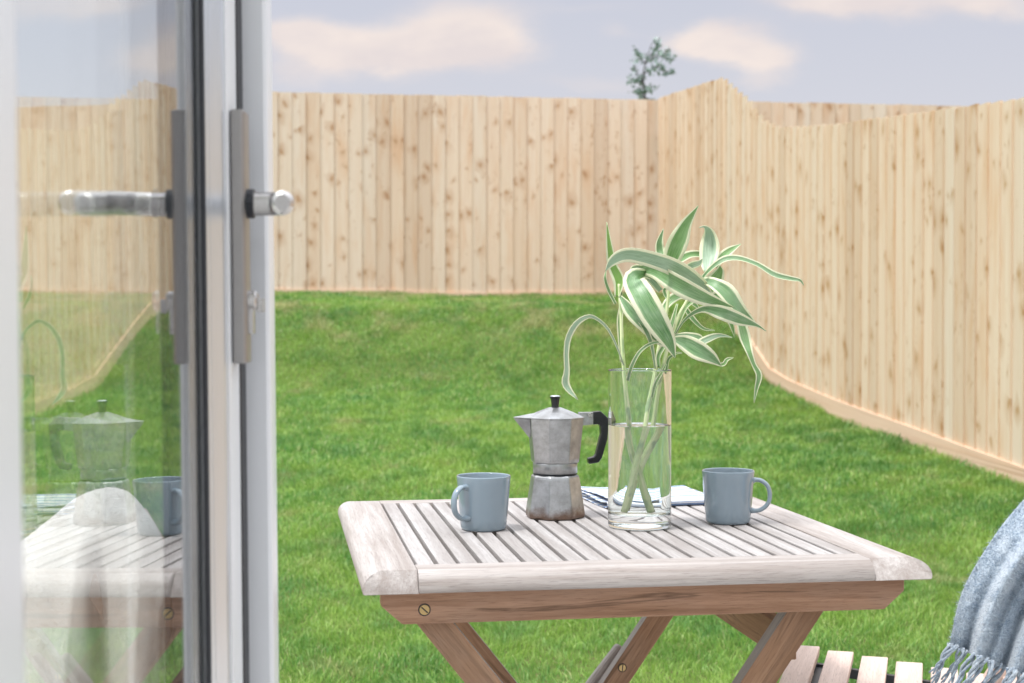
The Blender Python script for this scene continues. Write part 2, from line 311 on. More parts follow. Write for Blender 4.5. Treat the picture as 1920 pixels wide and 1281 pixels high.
# grass blades, one object
def lawn():
    bands = [(3.05, 4.9, 19000, .0024, .038), (4.9, 6.6, 15000, .0027, .037), (6.6, 9.0, 8500, .0037, .042), (9.0, 11.6, 7500, .0042, .044), (11.6, 13.62, 6000, .0050, .046)]
    PX = []; PY = []; WD = []; HT = []
    for w0, w1, den, wd, ht in bands:
        xl = -.40*w1-.9; xr = 3.7
        n = int((w1-w0)*(xr-xl)*den); x = rng.uniform(xl, xr, n); w = rng.uniform(w0, w1, n)
        X = x*math.cos(GA)-w*math.sin(GA); Y = x*math.sin(GA)+w*math.cos(GA)
        keep = (X < 3.47-.1555*Y) & (X < .36*Y+.45) & (X > -.37*Y-.35)
        # worn spots thin the grass out
        pt = np.sin(X*2.3+1.1)*np.sin(Y*1.9+.5)+.6*np.sin(X*5.3+Y*3.1)+.5*np.sin(X*1.1-Y*4.4)
        keep &= ~((pt > 1.15) & (rng.random(n) < .45))
        X = X[keep]; Y = Y[keep]; PX.append(X); PY.append(Y); k = len(X)
        WD.append(wd*rng.uniform(.7, 1.3, k)); HT.append(ht*rng.uniform(.5, 1.25, k))
    X = np.concatenate(PX); Y = np.concatenate(PY); WDt = np.concatenate(WD); H = np.concatenate(HT); n = len(X)
    # clump field
    cl = np.sin(X*9.1+2*np.sin(Y*5.3))*np.sin(Y*8.3+2*np.sin(X*6.1)); H = H*(1+.25*cl)
    nf = np.minimum(3.506-.1555*Y-X, (13.735+.138*X-Y)); H = H*(1+.55*np.clip(1-nf/.14, 0, 1)*rng.random(n))
    z = gz(X, Y)-.004
    ang = 1.6*np.sin(X*4.3+Y*3.2)+2.2*np.sin(X*12.7-Y*10.5)+rng.normal(0, 1.5, n); lean = np.clip(rng.normal(.55, .28, n), .05, 1.2)
    dx = np.cos(ang); dy = np.sin(ang); fa = rng.uniform(0, math.pi, n); wx = np.cos(fa); wy = np.sin(fa)
    V = np.zeros((n, 5, 3), np.float32)
    for i, (t, ww) in enumerate(((0, .8), (.55, 1.0))):
        hz = H*t*(1-.1*lean*t); off = H*lean*t*t
        for s_, j in ((-1, 0), (1, 1)):
            V[:, i*2+j, 0] = X+dx*off+s_*wx*WDt*ww/2; V[:, i*2+j, 1] = Y+dy*off+s_*wy*WDt*ww/2; V[:, i*2+j, 2] = z+hz
    V[:, 4, 0] = X+dx*H*lean; V[:, 4, 1] = Y+dy*H*lean; V[:, 4, 2] = z+H*(1-.32*lean)
    me = bpy.data.meshes.new('lawn_grass'); me.vertices.add(n*5); me.vertices.foreach_set('co', V.ravel())
    base = (np.arange(n)*5)[:, None]; loops = (base+np.array([0, 1, 3, 2, 2, 3, 4])).astype(np.int32).ravel()
    me.loops.add(n*7); me.loops.foreach_set('vertex_index', loops); me.polygons.add(n*2)
    st = np.empty((n, 2), np.int32); st[:, 0] = np.arange(n)*7; st[:, 1] = st[:, 0]+4; me.polygons.foreach_set('loop_start', st.ravel())
    me.update(calc_edges=True)
    a = me.attributes.new('tint', 'FLOAT', 'POINT'); a.data.foreach_set('value', np.repeat(rng.random(n).astype(np.float32), 5))
    a = me.attributes.new('along', 'FLOAT', 'POINT'); a.data.foreach_set('value', np.tile(np.array([0, 0, .55, .55, 1], np.float32), n))
    m = NT('grass_blade'); tc = m.n('ShaderNodeTexCoord').outputs['Object']; t = m.attr('tint', 'Fac'); al = m.attr('along', 'Fac')
    big = m.noise(m.vmul(tc, (1.8, 1.4, 1.8)), 1, 5, .65); mid = m.noise(m.vmul(tc, (4.2, 2.6, 4)), 1, 3, .6)
    c = m.ramp(t, [(0, (.06, .215, .04)), (.35, (.14, .35, .065)), (.7, (.265, .465, .095)), (.9, (.42, .62, .17)), (.965, (.56, .64, .28)), (1, (.68, .62, .38))])
    c = m.mix(m.math('MULTIPLY', m.ramp(big, [(.44, 0), (.60, 1)]), .6), c, (.37, .54, .10))
    c = m.mix(m.math('MULTIPLY', m.ramp(mid, [(.49, 0), (.64, 1)]), .58), c, (.075, .24, .06))
    c = m.mix(m.math('MULTIPLY', m.ramp(m.math('ADD', m.noise(m.vmul(m.vadd(tc, (5, 9, 0)), (2.6, 2.0, 2)), 1, 4, .65), m.math('MULTIPLY', m.ramp(m.n('ShaderNodeSeparateXYZ', i0=tc).outputs[2], [(.80, 0), (1.0, 1)]), .10)), [(.58, 0), (.70, 1)]), .6), c, (.58, .48, .27))
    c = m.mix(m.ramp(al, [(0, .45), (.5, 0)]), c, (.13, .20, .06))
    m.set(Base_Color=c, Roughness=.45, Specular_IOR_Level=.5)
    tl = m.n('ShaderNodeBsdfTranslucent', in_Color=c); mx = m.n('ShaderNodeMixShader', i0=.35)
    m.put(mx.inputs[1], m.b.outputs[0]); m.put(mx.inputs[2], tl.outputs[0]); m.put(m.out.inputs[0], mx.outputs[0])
    me.materials.append(m.m); o = bpy.data.objects.new('lawn_grass', me); COL.objects.link(o)
    tag(o, 'short green lawn grass rising in a bank to the wooden fences', 'grass', kind='stuff'); print('blades', n)
lawn()
# ------------------------------------------------------------------ fences
def fence(name, label, p0, p1, mat, face, base, hgt, cover=.125, gh=.10):
    """feather edge boards from p0 to p1 (xy); face = unit normal to the garden; base(x,y) = board foot height"""
    p0 = Vector((*p0, 0)); p1 = Vector((*p1, 0)); d = (p1-p0); L = d.length; d.normalize(); nrm = Vector((*face, 0)).normalized()
    root = empty(name, (p0.x, p0.y, float(base(p0.x, p0.y))))
    tag(root, label, 'fence')
    off = -root.location
    n = int(L/cover); bm = MB()
    for i in range(n):
        a = p0+d*(i*cover); c = a+d*(cover/2); zb = float(base(c.x, c.y))+gh-.012; zt = zb+hgt(c.x, c.y)+random.uniform(-.004, .004)
        w = cover+.02+random.uniform(-.004, .004); t0 = .004; t1 = .016+random.uniform(0, .007)
        q = [(0, 0), (w, .006), (w, .006+t0+.001), (0, t1)] if True else None
        tilt = random.uniform(-.002, .002); vs = []; gs = []; o = (random.random()*30, random.random()*30, 0)
        for z in (zb, zt):
            for k, (u, t) in enumerate(q):
                vs.append(a+d*(u+(tilt if z == zt else 0))+nrm*(t+.004*(0 if k in (0, 3) else -.6))+Vector((0, 0, z))+off); gs.append((z+o[0], u+o[1], t))
        bm.add(vs, [(0, 1, 2, 3), (7, 6, 5, 4), (0, 4, 5, 1), (1, 5, 6, 2), (2, 6, 7, 3), (3, 7, 4, 0)], gs, random.random())
    o_ = bm.build('fence_boards', mat, root); q_ = bmesh.new(); q_.from_mesh(o_.data); bmesh.ops.recalc_face_normals(q_, faces=q_.faces); q_.to_mesh(o_.data); q_.free()
    g = MB(); m = max(2, int(L/.4)); rows = [[], [], [], []]
    brk = 0
    for i in range(m+1):
        a = p0+d*(L*i/m); z = float(base(a.x, a.y))
        for r, (t, h) in enumerate(((.005, -.12), (.030, -.12), (.030, gh), (.005, gh))): rows[r].append(a+nrm*t+Vector((0, 0, z+h))+off)
    gs = [[(L*i/m+r*5, (-.12 if r < 2 else .145)+(r % 3)*.03, 0) for i in range(m+1)] for r in range(5)]
    g.grid((rows+[rows[0]]), gs, .5); g.build('gravel_board', M['gravel_board'], root)
    for hh in (.35, 1.5):
        rl = MB()
        for i in range(m):
            a = p0+d*(L*i/m); c = p0+d*(L*(i+1)/m); za = float(base(a.x, a.y)); zc = float(base(c.x, c.y))
            rl.beam(a-nrm*.03+Vector((0, 0, za+hh))+off, c-nrm*.03+Vector((0, 0, zc+hh))+off, (0, 0, 1), .035, .02)
        rl.build('rail', mat, root)
    k = int(L/1.83)
    for i in range(k+1):
        a = p0+d*min(L-.05, i*1.83+.05); z = float(base(a.x, a.y)); po = MB()
        po.box(a-nrm*.10+Vector((0, 0, z+.68))+off, (0, 0, 1), (1, 0, 0), (0, 1, 0), .95, .045, .045); po.build('post', mat, root, bevel=.004)
    return root
slope = .138
def by(X): return 13.735+slope*X
nb = (-1/math.hypot(1, slope)*-slope, -1/math.hypot(1, slope))
cx = 1.37
def bb(x, y): return float(gz(x, y-.1))
back_h = lambda x, y: (ZC+2.012-(.085 if x < -2.45 else 0))-bb(x, y)-.043
fence('garden_fence', 'pinkish pine board fence straight across the far end of the lawn', (cx, by(cx)), (-5.6, by(-5.6)), M['fence_pink'], nb, bb, back_h, gh=.055)
fence('garden_fence', 'pale top of board fence showing over the right-hand fence beyond the corner', (7.0, by(7.0)), (cx+.16, by(cx+.16)), M['fence_pink'], nb, bb, lambda x, y: (ZC+2.012)-bb(x, y)-.088)
nr = (-1, -.1555)
def rb(x, y):
    w = -x*math.sin(GA)+y*math.cos(GA); return ZC+float(np.interp(w, gpx, gpz))
fence('garden_fence', 'yellowish pine board fence along the right side, its top stepping down the bank', (3.506-.1555*.6, .6), (3.506-.1555*13.86, 13.86), M['fence_yellow'], nr, rb, lambda x, y: 1.735)
nl = (1, .1555)
fence('garden_fence', 'board fence on the left side of the lawn beyond the door', (-4.9+.1555*13.0-2.0, 13.0), (-4.9-2.0+.1555*2, 2.0), M['fence_yellow'], nl, rb, lambda x, y: 1.70) if False else None
# ------------------------------------------------------------------ tree top beyond the fence
def tree():
    D = 18.0; base = W(1207, 320, D); gzz = float(gz(base.x, D)); root = empty('tree', (base.x, D, gzz)); off = -root.location
    tag(root, 'thin dark green tree tip showing over the fence near the corner', 'tree')
    tr = MB(); P = [(base.x+.06, D, gzz), (base.x+.02, D, gzz+1.2)]+[tuple(W(x, y, D)) for x, y in ((1208, 190), (1205, 150), (1210, 118), (1222, 82))]
    tr.tube([Vector(p)+off for p in spline(P, 24)], [.022*(1-i/24)+.004 for i in range(25)], 7)
    limbs = [((1206, 160), (1192, 135), (1186, 112)), ((1206, 140), (1225, 128), (1246, 122)), ((1210, 120), (1232, 104), (1252, 98)), ((1214, 112), (1228, 92), (1234, 78)), ((1205, 175), (1216, 168), (1222, 162)), ((1206, 150), (1190, 155), (1184, 150)), ((1228, 126), (1246, 136), (1260, 136)), ((1208, 120), (1196, 106), (1190, 92)), ((1236, 104), (1250, 112), (1260, 112)), ((1206,185),(1196,178),(1188,170)), ((1206,196),(1220,190),(1232,196)), ((1206,215),(1190,208),(1180,214)), ((1206,230),(1226,222),(1240,230))]
    lf = MB(); rr = random.Random(4)
    for L in limbs:
        dd = rr.uniform(-.25, .25); pts = [W(x, y, D+dd*i/2) for i, (x, y) in enumerate(L)]
        sp = [Vector(p)+off for p in spline([tuple(p) for p in pts], 10)]; tr.tube(sp, [.008*(1-i/12)+.002 for i in range(11)], 5)
        for q in range(38):
            p = sp[rr.randrange(1, 11)]+Vector((rr.gauss(0, .028), rr.gauss(0, .05), rr.gauss(0, .028)))
            a = Vector((rr.gauss(0, 1), rr.gauss(0, 1), rr.gauss(.3, 1))).normalized(); c = a.cross(Vector((rr.gauss(0, 1), rr.gauss(0, 1), rr.gauss(0, 1)))).normalized()
            s = rr.uniform(.022, .042); lf.add([p-a*s, p+c*s*.5, p+a*s, p-c*s*.5], [(0, 1, 2, 3)], tint=rr.random())
    tr.build('trunk', simple('bark', (.10, .10, .09), .9).m, root, smooth=True)
    m = NT('tree_leaf'); m.set(Base_Color=m.mix(m.attr('tint', 'Fac'), (.19, .27, .24), (.32, .41, .36)), Roughness=.6)
    lf.build('crown', m.m, root)
tree()
# ------------------------------------------------------------------ patio door
da = math.atan((871-960)/F); DD = Vector((math.sin(da), math.cos(da), 0)); DN = Vector((math.cos(da), -math.sin(da), 0)); TILT = R(.5)
door_root = empty('patio_door', (0, 0, 0)); tag(door_root, 'white framed glazed patio door standing open on the left with a metal lever handle', 'door')
def DP(s, l, z):
    l2 = l+(z-ZC)*math.tan(TILT); return DD*s-DN*l2+Vector((0, 0, z))
def door_prism(prof, z0, z1, name, mat, smooth=False, bevel=0, closed=True, parent=door_root):
    b = MB(); n = len(prof); vs = [DP(s, l, z) for z in (z0, z1) for s, l in prof]
    fs = [(i, (i+1) % n, n+(i+1) % n, n+i) for i in range(n)]+[tuple(range(n))[::-1], tuple(range(n, 2*n))]
    b.add(vs, fs, [(z, s, l) for z in (z0, z1) for s, l in prof]); o = b.build(name, mat, parent, smooth=False, bevel=bevel)
    bm = bmesh.new(); bm.from_mesh(o.data); bmesh.ops.recalc_face_normals(bm, faces=bm.faces); bm.to_mesh(o.data); bm.free(); return o
ZB, ZT = .06, 2.06
# lock stile with rounded bead side
far = [(1.222, .2125), (1.2560, .2125), (1.2565, .1966), (1.258, .1955), (1.264, .195), (1.303, .195), (1.303, .243), (1.222, .243)]
door_prism(far, ZB, ZT, 'lock_stile', M['upvc'], bevel=.0006)
door_prism([(1.2245, .2122), (1.2245, .2085), (1.229, .2065), (1.233, .2066), (1.234, .2058), (1.2375, .2040), (1.242, .2012), (1.246, .1990), (1.2505, .1978), (1.2515, .1986), (1.2530, .1986), (1.2540, .1970), (1.2555, .1966), (1.2555, .2122)], ZB+.1, ZT-.1, 'glazing_bead', M['silver'], bevel=.0004)
door_prism([(1.305, .194), (1.335, .194), (1.335, .25), (1.305, .25)], ZB, ZT, 'weather_seal', M['gasket'], bevel=.001)
door_prism([(1.338, .1925), (1.338, .1765), (1.340, .1738), (1.343, .173), (1.352, .1726), (1.372, .1726), (1.372, .25), (1.338, .25)], ZB, ZT, 'meeting_strip', M['upvc'], bevel=.0008)
door_prism([(1.2185, .2122), (1.2225, .2122), (1.2232, .2085), (1.2205, .2080)], ZB+.1, ZT-.1, 'glazing_seal', M['gasket'], bevel=.0006)
near = [(.688, .2125), (.684, .207), (.676, .199), (.668, .196), (.660, .195), (.560, .195), (.560, .243), (.688, .243)]
door_prism(near, ZB, ZT, 'hinge_stile', M['upvc'], bevel=.0006)
for z0, z1, nm in ((ZB, ZB+.13, 'bottom_rail'), (ZT-.11, ZT, 'top_rail')):
    door_prism([(.690, .1965), (1.2205, .1965), (1.2205, .2425), (.690, .2425)], z0, z1, nm, M['upvc'], bevel=.002)
for l, t, nm in ((.213, .0008, 'glass_pane'), (.2375, .0008, 'glass_pane')):
    door_prism([(.6885, l), (1.2213, l), (1.2213, l+t), (.6885, l+t)], ZB+.13, ZT-.11, nm, M['pane'])
door_prism([(1.209, .2142), (1.2205, .2142), (1.2205, .2370), (1.209, .2370)], ZB+.131, ZT-.111, 'spacer_bar', M['gasket'])
door_prism([(1.214, .2388), (1.2215, .2388), (1.2215, .2440), (1.214, .2440)], ZB+.131, ZT-.111, 'glazing_seal', M['gasket'])
# white door frame jamb between the leaf and the house, nearest the camera
jb = MB(); jb.box(DP(.47, .25, 1.04), DD, DN, (0, 0, 1), .075, .055, 1.08, rnd=False)
tag(jb.build('door_frame', M['upvc'], bevel=.004, origin=tuple(DP(.47, .25, 0))), 'white door jamb at the hinge side of the open glazed door', 'door frame')
def door_handle(m, outer):
    """m maps the distance from the camera-side face so the same handle sits on either face"""
    z0, z1 = .997, 1.210
    prof = [(1.262, .1945), (1.262, .1855), (1.2635, .1832), (1.266, .1825), (1.289, .1825), (1.291, .1835), (1.292, .1855), (1.292, .1945)]
    o = door_prism([(s, m(l)) for s, l in prof], z0, z1, 'handle', M['plate'], bevel=.002)
    P = lambda s, l, z: DP(s, m(l), z)
    path = [(1.277, .1835), (1.277, .170), (1.276, .160), (1.270, .1535), (1.258, .150), (1.23, .1475), (1.20, .1435), (1.175, .1405), (1.153, .138)]
    sp = spline([tuple(P(s, l, 1.1318-.0085*max(0, (1.262-s)/.109))) for s, l in path], 30)
    rad = [.0100]*10+[.0100-.0006*i/20 for i in range(21)]; sp.append(sp[-1]+np.array(-DD)*.0028); rad.append(.0066)
    lev = MB(); lev.tube(sp, rad, 20, flat=.92); lev.build('lever', M['steel'], o, smooth=False)
    c = MB(); c.tube([P(1.277, .1835, 1.132), P(1.277, .1765, 1.132)], .0125, 20); c.build('collar', M['gasket'], o, bevel=.0008)
    c = MB(); c.tube([P(1.277, .1835, 1.050), P(1.277, .1765, 1.050), P(1.277, .1755, 1.050)], [.0085, .0085, .007], 20)
    c.beam(P(1.277, .181, 1.046), P(1.277, .181, 1.022), DD, .005, .003); c.build('lock_cylinder', M['steel'], o, bevel=.0005)
    if not outer:
        c = MB(); c.beam(P(1.277, .1755, 1.056), P(1.277, .1755, 1.044), DN, .0015, .0012)
        c.box(P(1.277, .1725, 1.046), DN, DD, (0, 0, 1), .003, .0012, .006)
        c.build('key', M['steel'], o, bevel=.0005)
door_handle(lambda l: l, False); door_handle(lambda l: .438-l, True)
# ------------------------------------------------------------------ table
TA = R(8.9); TU = Vector((math.cos(TA), math.sin(TA), 0)); TV = Vector((-math.sin(TA), math.cos(TA), 0)); UZ = Vector((0, 0, 1))
def T(u, v, z): return TU*u+TV*v+UZ*z
U0, U1, V0, V1 = .103, .8455, 1.846, 2.607; tc0 = T((U0+U1)/2, (V0+V1)/2, 0)
table = empty('garden_table', tc0, TA); tag(table, 'weathered slatted teak folding table with crossed legs carrying the mugs', 'table')
MW = Matrix.Translation(tc0) @ Matrix.Rotation(TA, 4, 'Z'); MI = MW.inverted()
def TL(u, v, z): return Vector((u-(U0+U1)/2, v-(V0+V1)/2, z))
X_, Y_, Z_ = Vector((1, 0, 0)), Vector((0, 1, 0)), Vector((0, 0, 1))
def edge_board(p0, p1, inner, outer, z0, z1, r, name, mat, round_out=True, tint=.5):
    """board running p0->p1 whose outer edge (dir `outer`) is rounded; width from outer edge inwards = inner"""
    p0 = Vector(p0); p1 = Vector(p1); a = (p1-p0).normalized(); outer = Vector(outer); h = z1-z0
    prof = [(-inner, z0), (-inner, z1)]
    for i in range(0, 9):
        t = i/8*math.pi/2; prof.append((-r+r*math.sin(t), z1-(h-.005)+(h-.005)*math.cos(t)))
    prof += [(-.0005, z0+.001), (-.003, z0)]
    n = len(prof); b = MB(); o = (random.random()*30, random.random()*30)
    vs = [p+outer*x+Z_*z for p in (p0, p1) for x, z in prof]; L = (p1-p0).length
    gs = [(k*L+o[0], x+o[1], z) for k in (0, 1) for x, z in prof]
    fs = [(i, (i+1) % n, n+(i+1) % n, n+i) for i in range(n)]+[tuple(range(n))[::-1], tuple(range(n, 2*n))]
    b.add(vs, fs, gs, tint); return b
def fix(o, sm=False):
    bm = bmesh.new(); bm.from_mesh(o.data); bmesh.ops.recalc_face_normals(bm, faces=bm.faces); bm.to_mesh(o.data); bm.free()
    if sm:
        for p in o.data.polygons: p.use_smooth = True
        o.data.update(); o.modifiers.new('es', 'EDGE_SPLIT').split_angle = R(32)
    return o
ZR = TOP-.0265; su0, su1 = .1725, .7665; ca = U0+.0695
L_ = TL(0, 0, 0)
bd = edge_board(TL(U0, V0, 0), TL(U0, V1, 0), ca-U0, (-1, 0, 0), ZR, TOP, .024, '', None, tint=.5)
bd2 = edge_board(TL(U1, V0, 0), TL(U1, V1, 0), U1-su1-.0005, (1, 0, 0), ZR, TOP, .024, '', None, tint=.62)
# round the free ends of the side boards to follow the front and back edge
def endround(b, lo, hi, r):
    nv = []
    for (x, y, z) in b.v:
        k = max(0, min(1, (z-ZR-.005)/(TOP-ZR-.005))); ins = r*(1-math.sqrt(max(0, 1-k*k)))
        y2 = y+ins if y < 0 else y-ins
        nv.append((x, y2, z))
    b.v = nv
for q in (bd, bd2): endround(q, 0, 0, .024); fix(q.build('side_rail', M['teak_rim'], table, bevel=.0007), True)
fr = edge_board(TL(ca+.0006, V0, 0), TL(su1-.0001, V0, 0), .0615, (0, -1, 0), ZR, TOP, .024, '', None, tint=.5); fix(fr.build('front_rail', M['teak_rim'], table, bevel=.0008), True)
fr = edge_board(TL(ca+.0006, V1, 0), TL(su1-.0001, V1, 0), .0615, (0, 1, 0), ZR, TOP, .024, '', None, tint=.5); fix(fr.build('back_rail', M['teak_rim'], table, bevel=.0008), True)
pitch = (su1-su0)/21; sb = MB()
for i in range(21):
    u = su0+(i+.5)*pitch+.0008; sb.box(TL(u, (V0+V1)/2, TOP-.009+random.uniform(-.0005, .0002)), Y_, X_, Z_, (V1-V0)/2-.060, pitch/2-.0031+random.uniform(-.0004, .0003), .0085, tint=random.uniform(.25, 1))
fix(sb.build('slats', M['teak_top'], table, bevel=.0012))
cr = MB()
for v in (V0+.23, V1-.23): cr.box(TL((U0+U1)/2, v, TOP-.032), X_, Y_, Z_, .33, .022, .0135, tint=.4)
cr.build('cross_bar', M['teak_leg'], table, bevel=.001)
def apron(v0, th, name):
    z1 = ZR-.001; z0 = z1-.041; pr = [(.127, z1), (.8165, z1), (.8165, z1-.017), (.789, z0), (.154, z0), (.127, z1-.017)]
    b = MB(); n = len(pr); vs = [TL(u, v, z) for v in (v0, v0+th) for u, z in pr]; gs = [(u+3.3, z, v) for v in (v0, v0+th) for u, z in pr]
    b.add(vs, [(i, (i+1) % n, n+(i+1) % n, n+i) for i in range(n)]+[tuple(range(n))[::-1], tuple(range(n, 2*n))], gs); return fix(b.build(name, M['teak'], table, bevel=.002))
apf = apron(1.868, .022, 'front_apron'); apron(2.565, .022, 'back_apron')
def screw(p, nrm, parent, r=.0065, ang=.7):
    b = MB(); nrm = Vector(nrm); p = Vector(p); b.tube([p-nrm*.002, p+nrm*.0009, p+nrm*.0014], [r, r, r*.86], 24, up=(0, 0, 1)); s = b.build('screw', M['brass'], parent, bevel=.0002)
    a = Vector((math.cos(ang), 0, math.sin(ang))); c = MB(); c.box(p+nrm*.00145, a, a.cross(nrm), nrm, r*.85, r*.13, .0002); c.build('screw_slot', M['gasket'], s)
    b = MB(); b.tube([p-nrm*.002, p+nrm*.00035], [r*1.22, r*1.22], 24); b.build('screw_ring', M['gasket'], s)
screw(TL(.1815, 1.868, ZR-.024), (0, -1, 0), apf, ang=-.75)
zt = TOP-.03
def leg(u_t, u_b, v, hw, ht, name='leg'):
    b = MB(); b.beam(TL(u_t, v, zt-.004), TL(u_b, v, .0), (1, 0, 0), hw, ht, random.uniform(.3, .7)); o = b.build(name, [M['teak_leg'], M['teak_rim']], table, bevel=.0015)
    for p in o.data.polygons:
        if p.normal.z > .4 and abs(p.normal.y) < .1: p.material_index = 1
    return o
sA = .83; sC = -.69
# front pair
lA = leg(.195-sA*(.38-(ZC-zt)), .195+sA*(ZC-.38)-.03, 1.905, .0185, .0135)
lC = leg(.703-sC*(.386-(ZC-zt)), .703+sC*(ZC-.386), 1.935, .0215, .0135)
lA2 = leg(.190-sA*(.38-(ZC-zt)), .190+sA*(ZC-.38)-.03, 2.530, .0190, .0135)
lC2 = leg(.731-sC*(.386-(ZC-zt)), .731+sC*(ZC-.386), 2.500, .0195, .0125)
b = MB(); b.beam(TL(.686, 1.948, ZC-.442), TL(.686, 2.487, ZC-.442), (0, 0, 1), .024, .011, .25); b.build('stretcher', M['teak_leg'], table, bevel=.002)
b = MB(); b.beam(TL(.30, 1.918, ZC-.72), TL(.30, 2.517, ZC-.72), (0, 0, 1), .024, .011, .25); b.build('stretcher', M['teak_leg'], table, bevel=.002)
pA = MI @ W(1176, 1222, 2.585); pB = MI @ W(1068, 1355, 2.585); yv = TL(0, 2.5265, 0).y
b = MB(); b.beam(Vector((pA.x, yv, pA.z)), Vector((pB.x, yv, pB.z)), (1, 0, 0), .022, .010, .8)
o = b.build('leg_brace', [M['teak_leg'], M['teak_rim']], table, bevel=.007, seg=3)
for p in o.data.polygons: p.material_index = 1
# screw on the rear leg
pp = W(1172, 1259, 2.53); lp = MI @ pp
screw(Vector((lp.x, TL(0, 2.4870, 0).y, lp.z)), (0, -1, 0), lC2, r=.0062, ang=1.5)
# ------------------------------------------------------------------ mugs
def mug(loc, rz, label):
    root = empty('mug', loc, rz); tag(root, label, 'mug', 'blue-grey mugs on the table')
    b = MB(); H = .0805
    prof = [(0.0, .0015), (.029, .0012), (.030, 0), (.0318, .0003), (.0334, .0022), (.0343, .0050), (.0355, .018), (.0370, .036), (.0385, .055), (.0399, .072), (.0404, .0785), (.0403, .0800), (.0397, H), (.0389, .0800), (.0385, .0785), (.0378, .070), (.036, .045), (.034, .020), (.0322, .010), (.029, .0062), (.02, .0052), (0, .005)]
    b.lathe(prof, n=96); b.build('cup', M['mug'], root, smooth=True)
    h = MB(); P = [(.0372, .0655), (.0415, .0665), (.0500, .0655), (.0590, .0590), (.0632, .0480), (.0628, .0360), (.0575, .0265), (.0490, .0205), (.0410, .0190), (.0350, .0195)]
    sp = spline([(x, 0, z) for x, z in P], 44); h.tube(sp, [.0034+.0018*max(0, 1-i/6)+.0016*max(0, 1-(44-i)/6) for i in range(45)], 18, flat=1.55, up=(0, 0, 1)); h.build('handle', M['mug'], root, smooth=True); return root
mug((-.0424, 2.233, TOP), R(180+48), 'blue-grey mug at the left of the coffee pot, its handle turned to the left')
mug((.333, 2.307, TOP), R(-12), 'blue-grey mug near the right corner of the table, its handle turned to the right')
